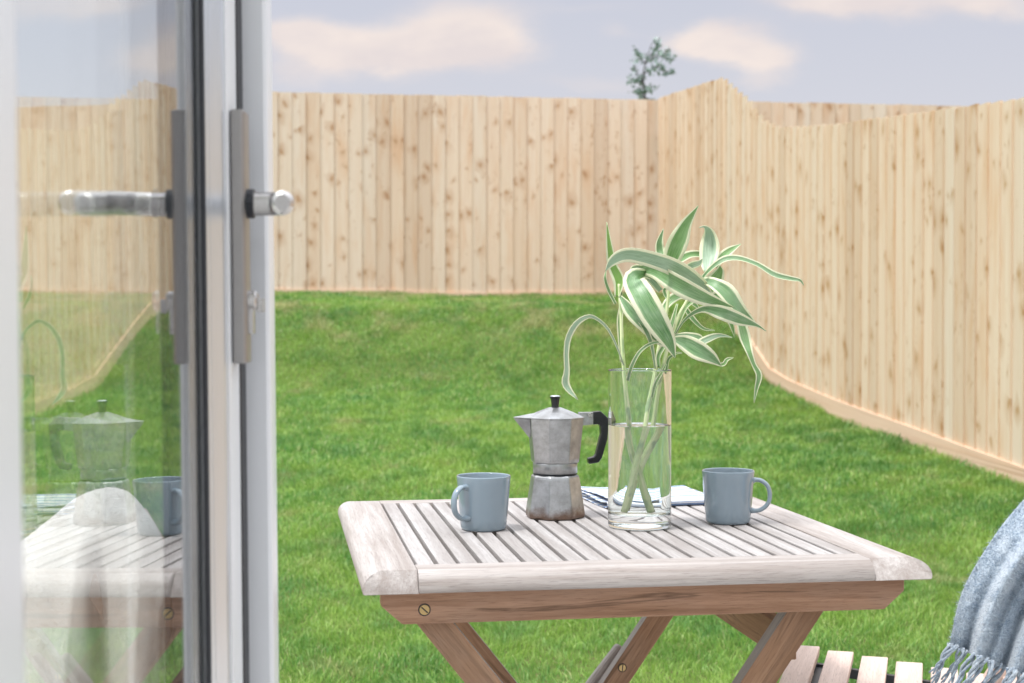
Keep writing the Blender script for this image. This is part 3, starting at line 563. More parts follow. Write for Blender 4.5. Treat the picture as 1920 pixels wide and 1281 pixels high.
# ------------------------------------------------------------------ moka pot
def moka():
    ang = R(9.5); root = empty('moka_pot', (.0683, 2.37, TOP), ang); tag(root, 'worn aluminium stovetop coffee pot with a black handle on the table', 'coffee pot')
    ph = R(22.5)
    def oct_(prof, name, mat, n=8, bev=.0009, parent=root):
        b = MB(); b.lathe(prof, n=n, ph=ph if n == 8 else 0); return b.build(name, mat, parent, bevel=bev if n == 8 else 0, smooth=n != 8)
    oct_([(.0455, 0), (.0475, .0015), (.0480, .0055), (.0478, .009), (.0398, .0615), (.0388, .0650), (.036, .0675), (.030, .068)], 'boiler', M['moka_base'], bev=.0014)
    oct_([(.034, .0672), (.0345, .0675), (.0345, .0700), (.034, .0702)], 'seal', M['gasket'], n=64)
    ub = oct_([(.0335, .0702), (.0352, .0705), (.0352, .0860), (.0350, .0865), (.034, .0868)], 'collar', M['moka'], n=64)
    bd = oct_([(.033, .0866), (.0372, .0868), (.0385, .0885), (.0394, .0930), (.0458, .1560), (.0452, .1570), (.03, .1571)], 'pot_body', M['moka'])
    # spout
    sp = MB(); tip = Vector((-.0665, 0, .1565)); lo = Vector((-.0405, 0, .124)); a1 = Vector((-.043, .0150, .1562)); a2 = Vector((-.043, -.0150, .1562)); m1 = Vector((-.0405, .006, .136)); m2 = Vector((-.0405, -.006, .136)); tp1 = tip+Vector((.002, .003, 0)); tp2 = tip+Vector((.002, -.003, 0))
    sp.add([tip, lo, a1, a2, m1, m2, tp1, tp2, Vector((-.036, 0, .124)), tip+Vector((.003, 0, -.004))], [(0, 9, 6), (6, 9, 4, 2), (9, 1, 4), (0, 7, 9), (9, 7, 3, 5), (9, 5, 1), (0, 6, 7), (6, 2, 3, 7)]); fix(sp.build('spout', M['moka'], root, bevel=.0006))
    # lid with a tongue over the spout
    b = MB(); ring = []; n = 8
    for i in range(n):
        t = 2*math.pi*i/n+ph; ring.append(Vector((.0468*math.cos(t), .0468*math.sin(t), .1585)))
    top = [Vector((.010*math.cos(2*math.pi*i/n+ph), .010*math.sin(2*math.pi*i/n+ph), .1735)) for i in range(n)]; mid = [Vector((p.x*.62, p.y*.62, .1665)) for p in ring]
    low = [p-Vector((0, 0, .0022)) for p in ring]; vs = ring+mid+top+low
    fs = []
    for i in range(n):
        j = (i+1) % n; fs += [(i, j, 8+j, 8+i), (8+i, 8+j, 16+j, 16+i), (24+i, 24+j, j, i)]
    fs += [tuple(range(16, 24)), tuple(range(24, 32))[::-1]]
    tg = [Vector((-.0425, .0172, .1586)), Vector((-.0425, -.0172, .1586)), Vector((-.0672, 0, .1590)), Vector((-.025, 0, .1665))]; tl = [p-Vector((0, 0, .0018)) for p in tg[:3]]
    b.add(vs, fs); b.add(tg+tl, [(3, 2, 0), (3, 1, 2), (0, 2, 6, 4), (2, 1, 5, 6), (4, 6, 5)]); fix(b.build('lid', M['moka'], root, bevel=.0006))
    k = MB(); k.lathe([(.0045, .1732), (.0062, .1740), (.0058, .1765), (.0070, .1860), (.0082, .1895), (.0082, .1905)], n=10); kk = k.build('lid_knob', M['bakelite'], root, bevel=.0004)
    k = MB(); k.lathe([(.0083, .1906), (.0083, .1914), (.006, .1924), (0, .1928)], n=20); k.build('knob_cap', M['silver'], kk, smooth=True)
    def pl(poly, y, name, mat, bev=.0012, parent=root):
        b = MB(); n = len(poly); vs = [Vector(((a-648)/3451, s*y, (683-bb_)/3451)) for s in (-1, 1) for a, bb_ in poly]
        b.add(vs, [(i, (i+1) % n, n+(i+1) % n, n+i) for i in range(n)]+[tuple(range(n))[::-1], tuple(range(n, 2*n))]); return fix(b.build(name, mat, parent, bevel=bev))
    br = pl([(778, 112), (858, 112), (858, 178), (800, 184), (786, 150)], .0068, 'hinge_bracket', M['moka'], .001)
    r_ = MB(); r_.tube([Vector(((836-648)/3451, -.0085, (683-128)/3451)), Vector(((836-648)/3451, .0085, (683-128)/3451))], .0032, 14); r_.build('hinge_pin', M['steel'], br, bevel=.0004)
    h = pl([(852, 110), (898, 106), (946, 150), (944, 178), (936, 262), (906, 362), (888, 388), (832, 396), (828, 364), (862, 357), (872, 344), (900, 232), (898, 188), (886, 178), (852, 180)], .0072, 'handle', M['bakelite'], .002)
moka()
# ------------------------------------------------------------------ vase + water + plant
VX, VY = .1925, 2.258
vase = empty('glass_vase', (VX, VY, TOP)); tag(vase, 'tall clear glass cylinder vase holding water and leafy stems on the table', 'vase')
b = MB(); Ro, Ri, VH = .0476, .0444, .2375
prof = [(0, .0005), (.044, .0005), (.0462, .0012), (.0474, .0035), (Ro, .006), (Ro, .0075), (Ro, .05), (Ro, .12), (Ro, .19), (Ro, VH-.003), (Ro, VH-.0012), (Ro-.0006, VH-.0002), (Ro-.0016, VH), (Ri+.0004, VH-.0004), (Ri, VH-.0014), (Ri, VH-.003), (Ri, .19), (Ri, .12), (Ri, .05), (Ri, .029), (Ri, .026), (Ri-.001, .0225), (Ri-.004, .0205), (Ri-.012, .0195), (Ri-.02, .0193), (0, .0192)]
b.lathe(prof, n=128); b.build('glass_body', M['glass'], vase, smooth=True)
wz = .154
b = MB(); b.lathe([(0, .0190), (Ri-.02, .0191), (Ri-.012, .0193), (Ri-.004, .0203), (Ri-.0008, .0224), (Ri+.0003, .026), (Ri+.0003, .029), (Ri+.0003, .05), (Ri+.0003, .10), (Ri+.0003, wz-.001), (Ri+.0003, wz+.0004), (Ri+.0001, wz+.0006), (Ri-.0012, wz-.0004), (Ri-.003, wz-.0008), (Ri-.005, wz-.0008), (0, wz-.0008)], n=128)
tag(b.build('water_body', M['water'], smooth=True, origin=None), 'clear water filling the lower part of the tall glass vase', 'water').location = (VX, VY, TOP)
plant = empty('bamboo_plant', (VX, VY, TOP+.021)); tag(plant, 'cut green canes with cream-edged ribbon leaves standing in the glass vase', 'plant')
po = plant.location
def Z3(a, b_, d=0.0): return W(1020+a/3.202, 370+b_/3.202, 2.258+d)
def Z4(a, b_, d=0.0): return W(820+a/2.909, 740+b_/2.909, 2.258+d)
def Z7(a, b_, d=0.0): return W(1140+a/3.879, 680+b_/3.879, 2.258+d)
def cane(pts, r0, r1, name='cane', nodes=()):
    sp = [Vector(p)-po for p in spline([tuple(p) for p in pts], 48)]; rad = []
    for i in range(49):
        t = i/48; r = r0+(r1-r0)*t
        for q in nodes: r *= 1+.16*math.exp(-((t-q)/.012)**2)
        rad.append(r)
    b = MB(); rad = [r*.70 for r in rad]; b.tube(sp, rad, 14); return b.build(name, M['cane'], plant, smooth=True)
# canes: foot on the vase floor, crossing, then fanning out above the rim
cane([Z7(290, 1085, .012), Z7(262, 960, .01), Z7(225, 790, .006), Z7(185, 640, 0), Z7(160, 490, -.01), Z7(150, 380, -.016), Z7(135, 250, -.02), Z7(118, 60, -.022), Z3(470, 900, -.022), Z3(462, 700, -.02), Z3(455, 600, -.02), Z3(450, 520, -.02)], .0064, .0032, nodes=(.09, .2, .33, .43))
cane([Z7(135, 1090, -.014), Z7(170, 950, -.012), Z7(205, 760, -.01), Z7(235, 620, -.008), Z7(270, 470, -.004), Z7(290, 330, 0), Z7(318, 200, .004), Z7(345, 60, .006), Z3(690, 900, .005), Z3(725, 760, .0), Z3(745, 600, 0), Z3(745, 470, 0)], .0066, .0030, nodes=(.08, .17, .26, .35, .46))
cane([Z7(160, 1070, .012), Z7(200, 880, .014), Z7(245, 720, .016), Z7(285, 600, .018), Z7(325, 480, .018), Z7(345, 350, .018), Z7(370, 200, .016), Z7(395, 60, .012), Z3(735, 930, .01), Z3(790, 760, .01), Z3(860, 620, .01), Z3(950, 500, .01), Z3(990, 420, .01)], .0062, .0030, nodes=(.12, .24, .33, .45))
LEAF_SHEEN = iter([.1, .75, .35, .12, .3, .2, .6, .95, .5, .45, .2, .35, .25, .3, .3, .7, .6, .9, .4, .6, .2, .1, .3, .2, .8, .7, .3, .2, .5, .2, .4, .3, .4, .4, .3, .3])  # strength of the painted sheen, leaf by leaf
def leaf(pts, wid, roll=0.0, cup=.25, tint=.0, tw=0.0, nm='leaf', n=28):
    sheen = next(LEAF_SHEEN, .3); sheen = sheen if sheen > .65 else sheen*.55
    """pts: (a,b,d) in the leaf plane sketch; wid: width at fractions"""
    P = spline([tuple(Z3(a, b_, d)-po) for a, b_, d in pts], n); wv = spline([(w,) for w in wid], n)
    k = 7; rows = []; gs = []; L = 0; o = random.random()*20
    for i in range(n+1):
        p = Vector(P[i]); a = Vector(P[min(i+1, n)]-P[max(i-1, 0)]).normalized(); t = i/n
        if i: L += (p-Vector(P[i-1])).length
        view = Vector((.08, 1, -.04)).normalized(); side = a.cross(view)
        if side.length < 1e-4: side = Vector((1, 0, 0))
        side.normalize(); nr_ = side.cross(a).normalized(); r = roll+tw*t
        sd = side*math.cos(r)+nr_*math.sin(r); nn = a.cross(sd)
        w = max(.0004, float(wv[i][0])*.95/2/3.202/F*2.258/max(.45, abs(math.cos(r)))); row = []; g = []
        rip = .05*math.sin(t*17+o)
        for j in range(k):
            u = -1+2*j/(k-1); row.append(p+sd*w*u+nn*w*(cup*(u*u)+rip*u)); g.append((L*22+o, u, sheen))
        rows.append(row); gs.append(g)
    b = MB(); b.grid(rows, gs, tint); ob = b.build(nm, M['leaf'], plant, smooth=True)
    s = ob.modifiers.new('t', 'SOLIDIFY'); s.thickness = .0004; return ob
W_ = lambda w: [w*.25, w*.8, w, w*.9, w*.55, 2]
leaf([(440, 600, -.02), (452, 500, -.02), (415, 410, -.02), (395, 300, -.03), (376, 150, -.04)], [30, 70, 62, 42, 3], .3, .5, .75)
leaf([(1010, 600, .0), (930, 520, -.02), (800, 430, -.05), (640, 370, -.07), (500, 345, -.08), (415, 380, -.085), (368, 445, -.085)], [20, 90, 105, 95, 85, 60, 3], .35, .2, 0)
leaf([(480, 500, .01), (560, 440, 0), (660, 440, -.03), (800, 520, -.06), (960, 600, -.06), (1140, 662, -.05)], [20, 60, 85, 115, 90, 3], -.35, .35, .12)
leaf([(690, 520, .03), (610, 462, -.01), (535, 490, -.055), (590, 600, -.085), (670, 740, -.09), (745, 860, -.08), (788, 965, -.07)], [16, 50, 120, 160, 150, 95, 3], .15, .22, .0)
leaf([(458, 598, -.03), (520, 680, -.05), (600, 770, -.06), (680, 850, -.05), (760, 915, -.04)], [20, 75, 62, 48, 3], -.5, .4, 0)
leaf([(760, 430, .02), (770, 360, .02), (810, 260, .01), (855, 160, 0), (925, 52, -.02)], [60, 118, 128, 75, 3], .1, .22, .25)
leaf([(715, 400, .02), (695, 330, .03), (692, 270, .03), (716, 190, .03)], [35, 62, 45, 3], -.3, .4, .1)
leaf([(975, 450, .02), (985, 390, .03), (995, 300, .04), (990, 220, .04), (965, 180, .03), (930, 182, .02)], [40, 105, 125, 80, 22, 3], .2, .25, 0)
leaf([(1030, 420, .03), (1070, 360, .04), (1120, 318, .05), (1182, 280, .06)], [30, 60, 46, 3], .2, .4, .3)
leaf([(920, 520, -.01), (1000, 430, -.02), (1080, 375, -.03), (1170, 368, -.03), (1280, 405, -.03), (1380, 465, -.03), (1480, 490, -.02), (1535, 500, -.01), (1560, 530, 0)], [16, 28, 38, 34, 32, 38, 32, 22, 3], .5, .4, 0)
leaf([(780, 410, .02), (820, 375, .03), (880, 345, .04), (960, 345, .05), (1010, 360, .05)], [30, 52, 48, 38, 4], .3, .4, .2)
leaf([(950, 500, .0), (1010, 515, -.03), (1090, 570, -.04), (1160, 660, -.04), (1230, 730, -.03), (1290, 778, -.02)], [40, 70, 110, 90, 48, 3], .3, .3, 0)
leaf([(790, 820, -.01), (850, 730, -.03), (950, 672, -.05), (1060, 690, -.06), (1170, 730, -.05), (1280, 770, -.04), (1335, 805, -.03)], [10, 16, 40, 85, 78, 22, 3], -.2, .3, 0)
leaf([(1130, 660, .04), (1180, 760, .04), (1205, 850, .04), (1235, 940, .03), (1262, 1010, .03), (1290, 1070, .03), (1275, 1150, .03), (1262, 1235, .03)], [30, 62, 74, 42, 30, 42, 24, 3], .3, .35, .15)
leaf([(770, 850, -.02), (840, 870, -.04), (920, 915, -.05), (1000, 960, -.05), (1066, 1012, -.04)], [20, 90, 118, 80, 3], -.1, .3, 0)
leaf([(910, 900, .0), (960, 865, .0), (1030, 835, .01), (1080, 832, .01), (1130, 842, .01)], [30, 48, 34, 18, 3], .4, .4, 0)
leaf([(790, 830, .01), (860, 835, .01), (930, 845, .01), (970, 870, .01)], [20, 45, 40, 3], .4, .4, 0)
leaf([(480, 1010, -.03), (440, 900, -.05), (385, 790, -.07), (320, 730, -.08), (265, 715, -.09), (195, 755, -.10), (145, 840, -.10), (132, 940, -.10), (135, 1040, -.10), (125, 1110, -.10), (150, 1160, -.10), (205, 1216, -.10)], [10, 12, 16, 18, 24, 34, 34, 30, 34, 46, 34, 3], .5, .4, 0)
leaf([(505, 1100, -.03), (525, 1020, -.05), (570, 935, -.06), (630, 885, -.06), (700, 868, -.05), (760, 880, -.03)], [18, 22, 20, 18, 16, 5], .2, .5, .1)
leaf([(490, 640, -.03), (560, 720, -.05), (610, 800, -.06), (645, 890, -.05), (668, 1030, -.03)], [10, 26, 34, 24, 8], .5, .4, 0)
leaf([(960, 580, .04), (1010, 520, .05), (1050, 450, .05), (1056, 410, .05)], [60, 120, 70, 3], -.2, .3, .3)
leaf([(840, 650, .03), (870, 700, .03), (910, 750, .03), (960, 790, .03), (1025, 800, .03)], [20, 34, 28, 18, 3], .3, .5, .1)
leaf([(430, 640, -.01), (390, 560, -.01), (368, 490, -.02), (372, 440, -.02)], [18, 22, 18, 5], .4, .4, .2)
leaf([(850, 920, -.03), (980, 985, -.02), (1070, 1005, -.02), (1100, 975, -.02), (1138, 963, -.02)], [3, 5, 22, 20, 3], .2, .5, .3)
leaf([(840, 430, -.01), (890, 408, -.02), (930, 395, -.02), (950, 370, -.02)], [30, 45, 36, 4], -.3, .3, 0)
leaf([(700, 560, .02), (600, 450, .0), (540, 430, -.01), (505, 475, -.02)], [40, 60, 46, 4], .3, .3, 0)
leaf([(1000, 560, .05), (1070, 600, .05), (1100, 690, .05), (1130, 780, .05), (1145, 840, .05)], [60, 100, 60, 30, 3], .3, .3, .3)
leaf([(700, 700, .04), (760, 620, .05), (830, 590, .05), (900, 640, .05), (940, 680, .05)], [30, 60, 50, 30, 3], .3, .3, .2)
leaf([(745, 900, .01), (800, 760, .02), (850, 660, .02), (930, 600, .02)], [26, 40, 34, 20], .3, .6, .3)
leaf([(470, 990, -.02), (462, 850, -.02), (458, 740, -.02), (470, 640, -.02), (462, 560, -.02)], [22, 30, 34, 26, 8], .3, .8, .2)
leaf([(690, 1020, .0), (690, 950, .0), (740, 860, .0), (770, 760, .01), (800, 640, .02)], [20, 30, 30, 28, 10], .3, .8, .2)
leaf([(735, 1060, .01), (745, 980, .01), (790, 940, .0), (830, 935, -.01)], [18, 20, 14, 5], .3, .6, .1)
leaf([(650, 1200, .0), (670, 1120, -.01), (710, 1050, -.01), (735, 1000, -.01)], [14, 20, 18, 6], .3, .6, .4)
leaf([(740, 540, .03), (720, 560, .03), (735, 600, .03), (760, 620, .03)], [14, 24, 20, 4], .3, .6, .1)
# ------------------------------------------------------------------ napkin
def napkin():
    c = Vector((.238, 2.588, TOP)); root_b = MB(); a = R(14)
    for li, (dx, dy, rot, hw, hh, z) in enumerate(((0, 0, 0, .108, .088, .0012), (.004, -.003, .05, .106, .085, .0042), (-.006, .004, -.04, .104, .084, .0072), (-.004, .006, .02, .10, .082, .0102))):
        rows = []; gs = []
        for i in range(25):
            r = []; g = []
            for j in range(25):
                u = -1+i/12; v = -1+j/12; x = u*hw; y = v*hh+.004*math.sin(u*3+li); ca_, sa_ = math.cos(a+rot), math.sin(a+rot)
                zz = z+.0012*math.sin(u*4+li)*math.sin(v*3+li*2)+.0035*max(0, -u-.55)*(li)+.002*max(0, v-.6)*li
                r.append((c.x+dx+x*ca_-y*sa_, c.y+dy+x*sa_+y*ca_, c.z+zz)); g.append((x, y+li*.013, 0))
            rows.append(r); gs.append(g)
        root_b.grid(rows, gs)
    # folded edge closing the layers along the front
    rows = []; gs = []
    for i in range(25):
        u = -1+i/12; r = []; g = []
        for j in range(9):
            t = -math.pi/2+math.pi*j/8; x = u*.106; y = -.0862-.005*math.cos(t)+.004*math.sin(u*3); z = .0058+.0046*math.sin(t)
            r.append((c.x+x*math.cos(a)-y*math.sin(a), c.y+x*math.sin(a)+y*math.cos(a), c.z+z)); g.append((x, -.09+.004*j, 0))
        rows.append(r); gs.append(g)
    root_b.grid(rows, gs)
    o = root_b.build('napkin', M['napkin'], smooth=True, origin=tuple(c)); s = o.modifiers.new('t', 'SOLIDIFY'); s.thickness = .0011; s.offset = 0
    tag(o, 'folded blue and white striped linen napkin on the table behind the vase', 'napkin')
napkin()
# ------------------------------------------------------------------ chairs
def chair(loc, rz, label):
    """local x: towards the backrest, y: along the slats"""
    root = empty('folding_chair', loc, rz); tag(root, label, 'chair', 'slatted garden chairs at the table')
    s = MB(); hwid = .20
    for i in range(7):
        x = .0235+i*.0585; z = .446-.0061*i+(.010 if i == 6 else 0); s.box((x, 0, z), (0, 1, 0), (1, 0, 0), (.06, 0, .998), hwid, .0225, .0085, random.uniform(.4, .9))
    s.build('seat', M['chair_wood'], root, bevel=.002)
    r = MB()
    for y in (-.15, .15): r.beam((-.0, y, .432), (.40, y, .392), (0, 0, 1), .008, .006)
    for x in (.05, .35): r.beam((x, -.16, .430-.1*x), (x, .16, .430-.1*x), (0, 0, 1), .006, .006)
    r.build('seat_frame', M['black_metal'], root)
    for y in (-.18, .18):
        b = MB(); b.beam((.10, y, 0), (.525, y, .74), (0, 1, 0), .010, .019); b.build('leg', M['chair_wood'], root, bevel=.002)
        b = MB(); b.beam((.40, y*.86, 0), (.04, y*.86, .42), (0, 1, 0), .010, .019); b.build('leg', M['chair_wood'], root, bevel=.002)
    b = MB()
    for t in (.56, .635, .71): b.box((.10+.575*t-.004, 0, t), (0, 1, 0), (.5, 0, .87), (.87, 0, -.5), .17, .024, .007, random.uniform(.4, .9))
    b.build('backrest', M['chair_wood'], root, bevel=.002); return root
ca1 = math.atan2(-.269, .963); sdir = Vector((.269, .963, 0)); pdir = Vector((.963, -.269, 0))
corner = Vector((.545, 2.642, 0))-pdir*.047   # far front corner of the seat
c1 = corner-sdir*.20
chair((c1.x, c1.y, 0), ca1, 'pale slatted garden chair to the right of the table under the blue throw')
c2 = Vector((-.03, 2.10, 0)); chair((c2.x, c2.y, 0), R(184), 'slatted garden chair seen through the door glass under the cream throw')
# ------------------------------------------------------------------ throws
def fuzz(b, rows, gs, n, ln, rr):
    m = len(rows)-1; k = len(rows[0])-1
    for _ in range(n):
        i = rr.randrange(m); j = rr.randrange(k); u = rr.random(); v = rr.random()
        P = lambda q, r: Vector(rows[q][r])
        p = P(i, j)*(1-u)*(1-v)+P(i+1, j)*u*(1-v)+P(i, j+1)*(1-u)*v+P(i+1, j+1)*u*v
        nr_ = (P(i+1, j)-P(i, j)).cross(P(i, j+1)-P(i, j))
        if nr_.length < 1e-9: continue
        nr_.normalize(); 
        if nr_.y > 0: nr_ = -nr_
        d = (nr_*rr.uniform(.3, 1)+Vector((rr.gauss(0, .7), rr.gauss(0, .5), rr.gauss(-.1, .7)))).normalized(); l = ln*rr.uniform(.4, 1.3); s = d.cross(Vector((rr.gauss(0, 1), rr.gauss(0, 1), rr.gauss(0, 1)))).normalized()*.00022
        q = p+d*l*.5; e = q+(d+Vector((rr.gauss(0, .6), rr.gauss(0, .6), rr.gauss(-.2, .6)))).normalized()*l*.5
        g = gs[i][j]; b.add([p-s, p+s, q+s, q-s, e], [(0, 1, 2, 3), (3, 2, 4)], [g]*5, .9)
def blue_throw():
    rr = random.Random(3)
    left = spline([(2010, 872, 2.28), (1960, 900, 2.24), (1920, 940, 2.20), (1882, 985, 2.17), (1850, 1032, 2.15), (1820, 1083, 2.14), (1802, 1125, 2.13), (1791, 1170, 2.12), (1783, 1212, 2.12)], 60)
    rows = []; gs = []
    for i in range(61):
        x, y, d = left[i]; t = i/60; row = []; g = []; wpx = 190+130*(1-t)
        for j in range(61):
            s = j/60; xx = x+wpx*s; hem = 78*s if True else 0
            yy = y+hem*t+(1-t)*(-60*s)
            fold = .020*math.sin(5.2*s*math.pi+1.1-1.6*t)*(.35+.65*t)+.010*math.sin(11*s*math.pi+2.0*t)+.006*math.sin(7*t+5*s)
            bul = -.055*math.sin(min(1, s*2.2)*math.pi/2)*(.6+.4*t)
            row.append(W(xx, yy, d+bul+fold*min(1, s*5))); g.append((xx*.0008, yy*.0008, 0))
        # curl the left edge back
        rows.append(row); gs.append(g)
    for i in range(61):
        a = Vector(rows[i][0]); back = [a+Vector((.004*q*q*.5, .006*q, 0)) for q in range(6, 0, -1)]; rows[i] = back+rows[i]; gs[i] = [gs[i][0]]*6+gs[i]
    # back fall over the chair
    org = tuple(rows[30][30]); b = MB(); b.grid(rows, gs, .5); fuzz(b, rows, gs, 26000, .0075, rr)
    o = b.build('blue_throw', M['blue_throw'], smooth=True, origin=org); tag(o, 'fluffy blue wool throw with fringe hanging over the right-hand chair', 'throw')
    # fringe of twisted tassels along the hem
    f = MB()
    for k in range(17):
        s = k/16; p0 = Vector(rows[60][6+int(s*58)]); sw = rr.uniform(-.010, .004)
        for q in range(3):
            ph = rr.uniform(0, 6); pts = []; L = rr.uniform(.038, .065)
            for i in range(13):
                t = i/12; tw = .0032*(1-.3*t); pts.append(p0+Vector((sw*t*2-.020*t+tw*math.sin(ph+9*t)+(q-2)*.0012, -.006+tw*math.cos(ph+9*t), -.0+.004-L*t)))
            f.tube(pts, [.0024*(1-.45*i/12) for i in range(13)], 6)
    o2 = f.build('fringe', M['blue_throw'], None, smooth=True, origin=org); o2.location = (0, 0, 0); par(o2, o)
blue_throw()
def cream_throw():
    rr = random.Random(5); D0 = 2.12
    top = spline([(20, 1030, 1.90), (90, 975, 1.89), (140, 935, 1.88), (190, 916, 1.87), (225, 920, 1.86), (262, 960, 1.85), (288, 1005, 1.85), (304, 1060, 1.86)], 50)
    rows = []; gs = []
    for i in range(46):
        t = i/45; row = []; g = []
        for j in range(51):
            s = j/50; x, y, d = top[j]; yb = 1460; yy = y+(yb-y)*t; xx = x+(14*t if s > .5 else -10*t)
            fold = .026*math.sin(s*15+2.5*t)*min(1, t*2.5)+.010*math.sin(s*33+t*4)*min(1, t*2)
            bul = -.05*math.sin(min(1, t*4)*math.pi/2); gap = .09*math.exp(-((s-.36-.10*t)/.045)**2)*min(1, max(0, t*4-.7))
            row.append(W(xx, yy, d+bul+fold+gap)); g.append((xx*.0008, yy*.0008, 0))
        rows.append(row); gs.append(g)
    back = []
    for q in range(8, 0, -1): back.append([Vector(p)+Vector((0, .018*q, -.02*q if q > 2 else -.003*q)) for p in rows[0]])
    rows = back+rows; gs = [gs[0]]*8+gs; org = tuple(rows[20][25]); b = MB(); b.grid(rows, gs, .5); fuzz(b, rows, gs, 9000, .008, rr)
    o = b.build('cream_throw', M['cream_throw'], smooth=True, origin=org); tag(o, 'fluffy cream wool throw over a chair back, seen through the door glass', 'throw')
cream_throw()
# ------------------------------------------------------------------ unseen house round the camera, added to shade the door and table front
def house():
    root = empty('house', (0, 0, 0), GA); tag(root, 'unseen white rendered house wall and doorway, added round the camera to shade the door and table', 'house')
    wm = simple('white_render', (.82, .82, .82), .9).m; H = 2.75; fy = .42; b = MB(); th = .15
    for x0, x1, z0, z1 in ((-4.6, -.36, 0, H), (2.6, 4.6, 0, H), (-.36, 2.6, 2.25, H)):  # opening made wide so more daylight reaches the door
        b.box(((x0+x1)/2, fy-th, (z0+z1)/2), (1, 0, 0), (0, 1, 0), (0, 0, 1), (x1-x0)/2, th, (z1-z0)/2, rnd=False)
    b.build('outer_wall', wm, root); b = MB()
    for c, h in (((0, -3.6, H/2), (4.6, .1, H/2)), ((-4.5, -1.6, H/2), (.1, 1.7, H/2)), ((4.5, -1.6, H/2), (.1, 1.7, H/2))):
        b.box(c, (1, 0, 0), (0, 1, 0), (0, 0, 1), h[0], h[1], h[2], rnd=False)
    b.build('inner_wall', wm, root); b = MB(); b.box((0, -.15, H+.1), (1, 0, 0), (0, 1, 0), (0, 0, 1), 4.8, .7, .09, rnd=False); b.box((0, -3.6, H+.1), (1, 0, 0), (0, 1, 0), (0, 0, 1), 4.8, .3, .09, rnd=False); b.build('ceiling', wm, root)  # ceiling left open in the middle to brighten the door face
house()
# ------------------------------------------------------------------ camera, light, sky
cam = bpy.data.cameras.new('Camera'); co = bpy.data.objects.new('Camera', cam); COL.objects.link(co); sc.camera = co
cam.sensor_width = 36; cam.lens = 36*F/1920; cam.clip_start = .05; cam.clip_end = 500
co.location = (0, 0, ZC); co.rotation_euler = (math.pi/2-math.atan(45.5/F), 0, 0)
cam.dof.use_dof = True; cam.dof.focus_distance = 2.25; cam.dof.aperture_fstop = 8.5
SE, SR = R(66), R(-35)   # sun: behind left of camera, high
sun = bpy.data.lights.new('Sun', 'SUN'); sun.energy = 2.3; sun.angle = R(9); sun.color = (1, .98, .955)
so = bpy.data.objects.new('Sun', sun); COL.objects.link(so)
sdv = Vector((-.80*math.cos(SE), -.60*math.cos(SE), math.sin(SE))).normalized(); so.rotation_euler = sdv.to_track_quat('Z', 'Y').to_euler(); so.location = (0, 0, 8)
w = bpy.data.worlds.new('World'); sc.world = w; w.use_nodes = True; nt = w.node_tree
class WT(NT):
    def __init__(s): s.t = nt
q = WT(); bg = nt.nodes['Background']
tc = q.n('ShaderNodeTexCoord').outputs['Generated']; sp = q.n('ShaderNodeSeparateXYZ', i0=tc)
ay = q.math('MAXIMUM', q.math('ABSOLUTE', sp.outputs[1]), .08); ax = q.math('DIVIDE', sp.outputs[0], ay); az = q.math('DIVIDE', sp.outputs[2], ay)
v2 = q.n('ShaderNodeCombineXYZ', i0=ax, i1=az).outputs[0]
n1 = q.noise(q.vmul(v2, (14, 26, 1)), 1, 7, .68); n2 = q.noise(q.vmul(q.vadd(v2, (3, 5, 0)), (11, 22, 1)), 1, 4, .6)
axx = q.math('MULTIPLY_ADD', q.math('SUBTRACT', n1, .5), .045, ax); azz = q.math('MULTIPLY_ADD', q.math('SUBTRACT', n2, .5), .034, az)
dens = None
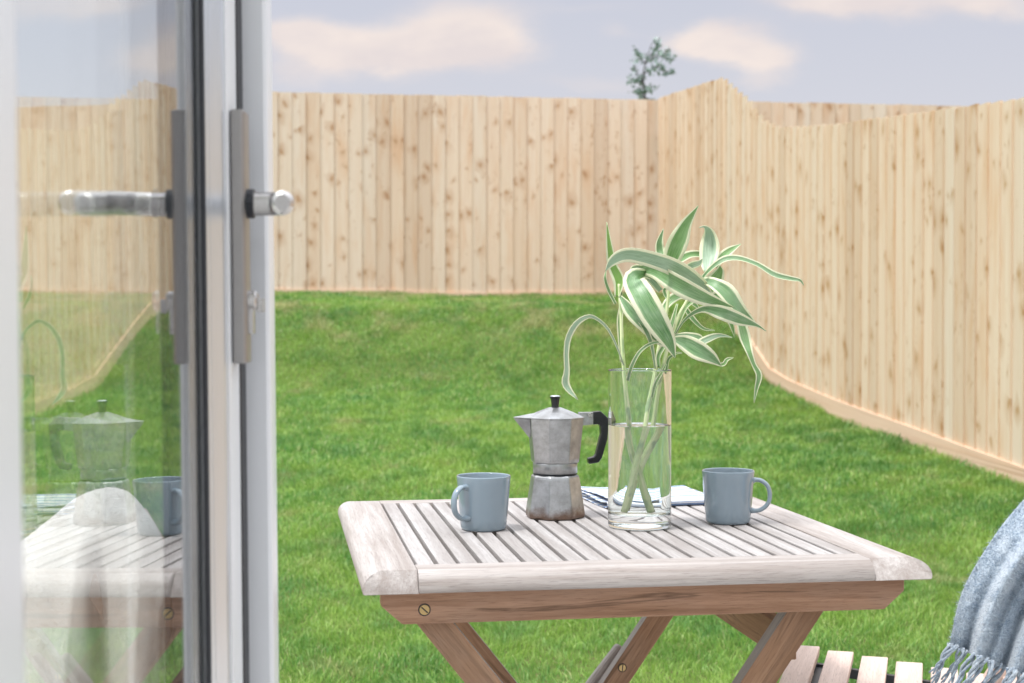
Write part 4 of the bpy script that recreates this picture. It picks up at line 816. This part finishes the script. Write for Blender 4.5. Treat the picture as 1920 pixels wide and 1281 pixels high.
for cx_, cy_, rx, ry, am in [(620, 85, 95, 42, .9), (720, 95, 120, 40, .9), (855, 52, 100, 52, 1), (935, 85, 70, 42, .9), (540, 60, 60, 26, .8), (800, 115, 150, 30, .6), (1300, 70, 62, 26, .95), (1375, 85, 80, 30, .9), (1450, 110, 60, 26, .8), (1540, 8, 110, 26, .75), (1650, 20, 130, 32, .75), (1860, 10, 100, 30, .85), (550, 150, 60, 28, .45), (1420, 155, 60, 22, .5), (1120, 165, 130, 20, .4), (1150, 60, 40, 18, .35), (250, 120, 90, 30, .4), (1100, 12, 160, 18, .25), (1350, -120, 300, 50, .7), (700, -160, 260, 60, .7)]:
    gx = q.math('DIVIDE', q.math('SUBTRACT', axx, (cx_-960)/F), rx/F); gy = q.math('DIVIDE', q.math('SUBTRACT', azz, (HY-cy_)/F), ry/F)
    e = q.math('MULTIPLY', q.math('EXPONENT', q.math('MULTIPLY', q.math('ADD', q.math('MULTIPLY', gx, gx), q.math('MULTIPLY', gy, gy)), -.9)), am)
    dens = e if dens is None else q.math('ADD', dens, e)
dens = q.ramp(dens, [(.08, 0), (1.35, 1)], 'EASE')
grad = q.ramp(sp.outputs[2], [(0, (.63, .62, .64)), (.08, (.60, .595, .635)), (.21, (.52, .535, .61)), (.40, (.95, .98, 1.05)), (.9, (1.88, 1.95, 2.10))])
gn = q.noise(q.vmul(tc, (2.5, 2.5, 4)), 1, 5, .6)
far = q.ramp(sp.outputs[2], [(.25, 0), (.45, 1)])
grad = q.mix(q.math('MULTIPLY', q.math('MULTIPLY', q.ramp(gn, [(.45, 0), (.62, 1)]), far), .4), grad, (2.2, 2.12, 2.05))
sky = q.n('ShaderNodeTexSky', sky_type='NISHITA', sun_disc=False, sun_elevation=SE, sun_rotation=math.atan2(-.8, -.6)); 
skyc = q.vmul(sky.outputs[0], (.10, .10, .10))
base = q.mix(.06, grad, skyc)
col = q.mix(dens, base, q.mix(q.ramp(n2, [(.38, 0), (.62, 1)]), (.67, .605, .60), (.76, .675, .635)))
q.put(bg.inputs[0], col); bg.inputs[1].default_value = 1.0
sc.view_settings.view_transform = 'Standard'; sc.view_settings.look = 'None'; sc.view_settings.exposure = .26; sc.view_settings.gamma = 1
sc.cycles.max_bounces = 24; sc.cycles.transparent_max_bounces = 16; sc.cycles.transmission_bounces = 24; sc.cycles.glossy_bounces = 16; sc.cycles.diffuse_bounces = 3
sc.cycles.use_denoising = True; sc.cycles.sample_clamp_indirect = 6
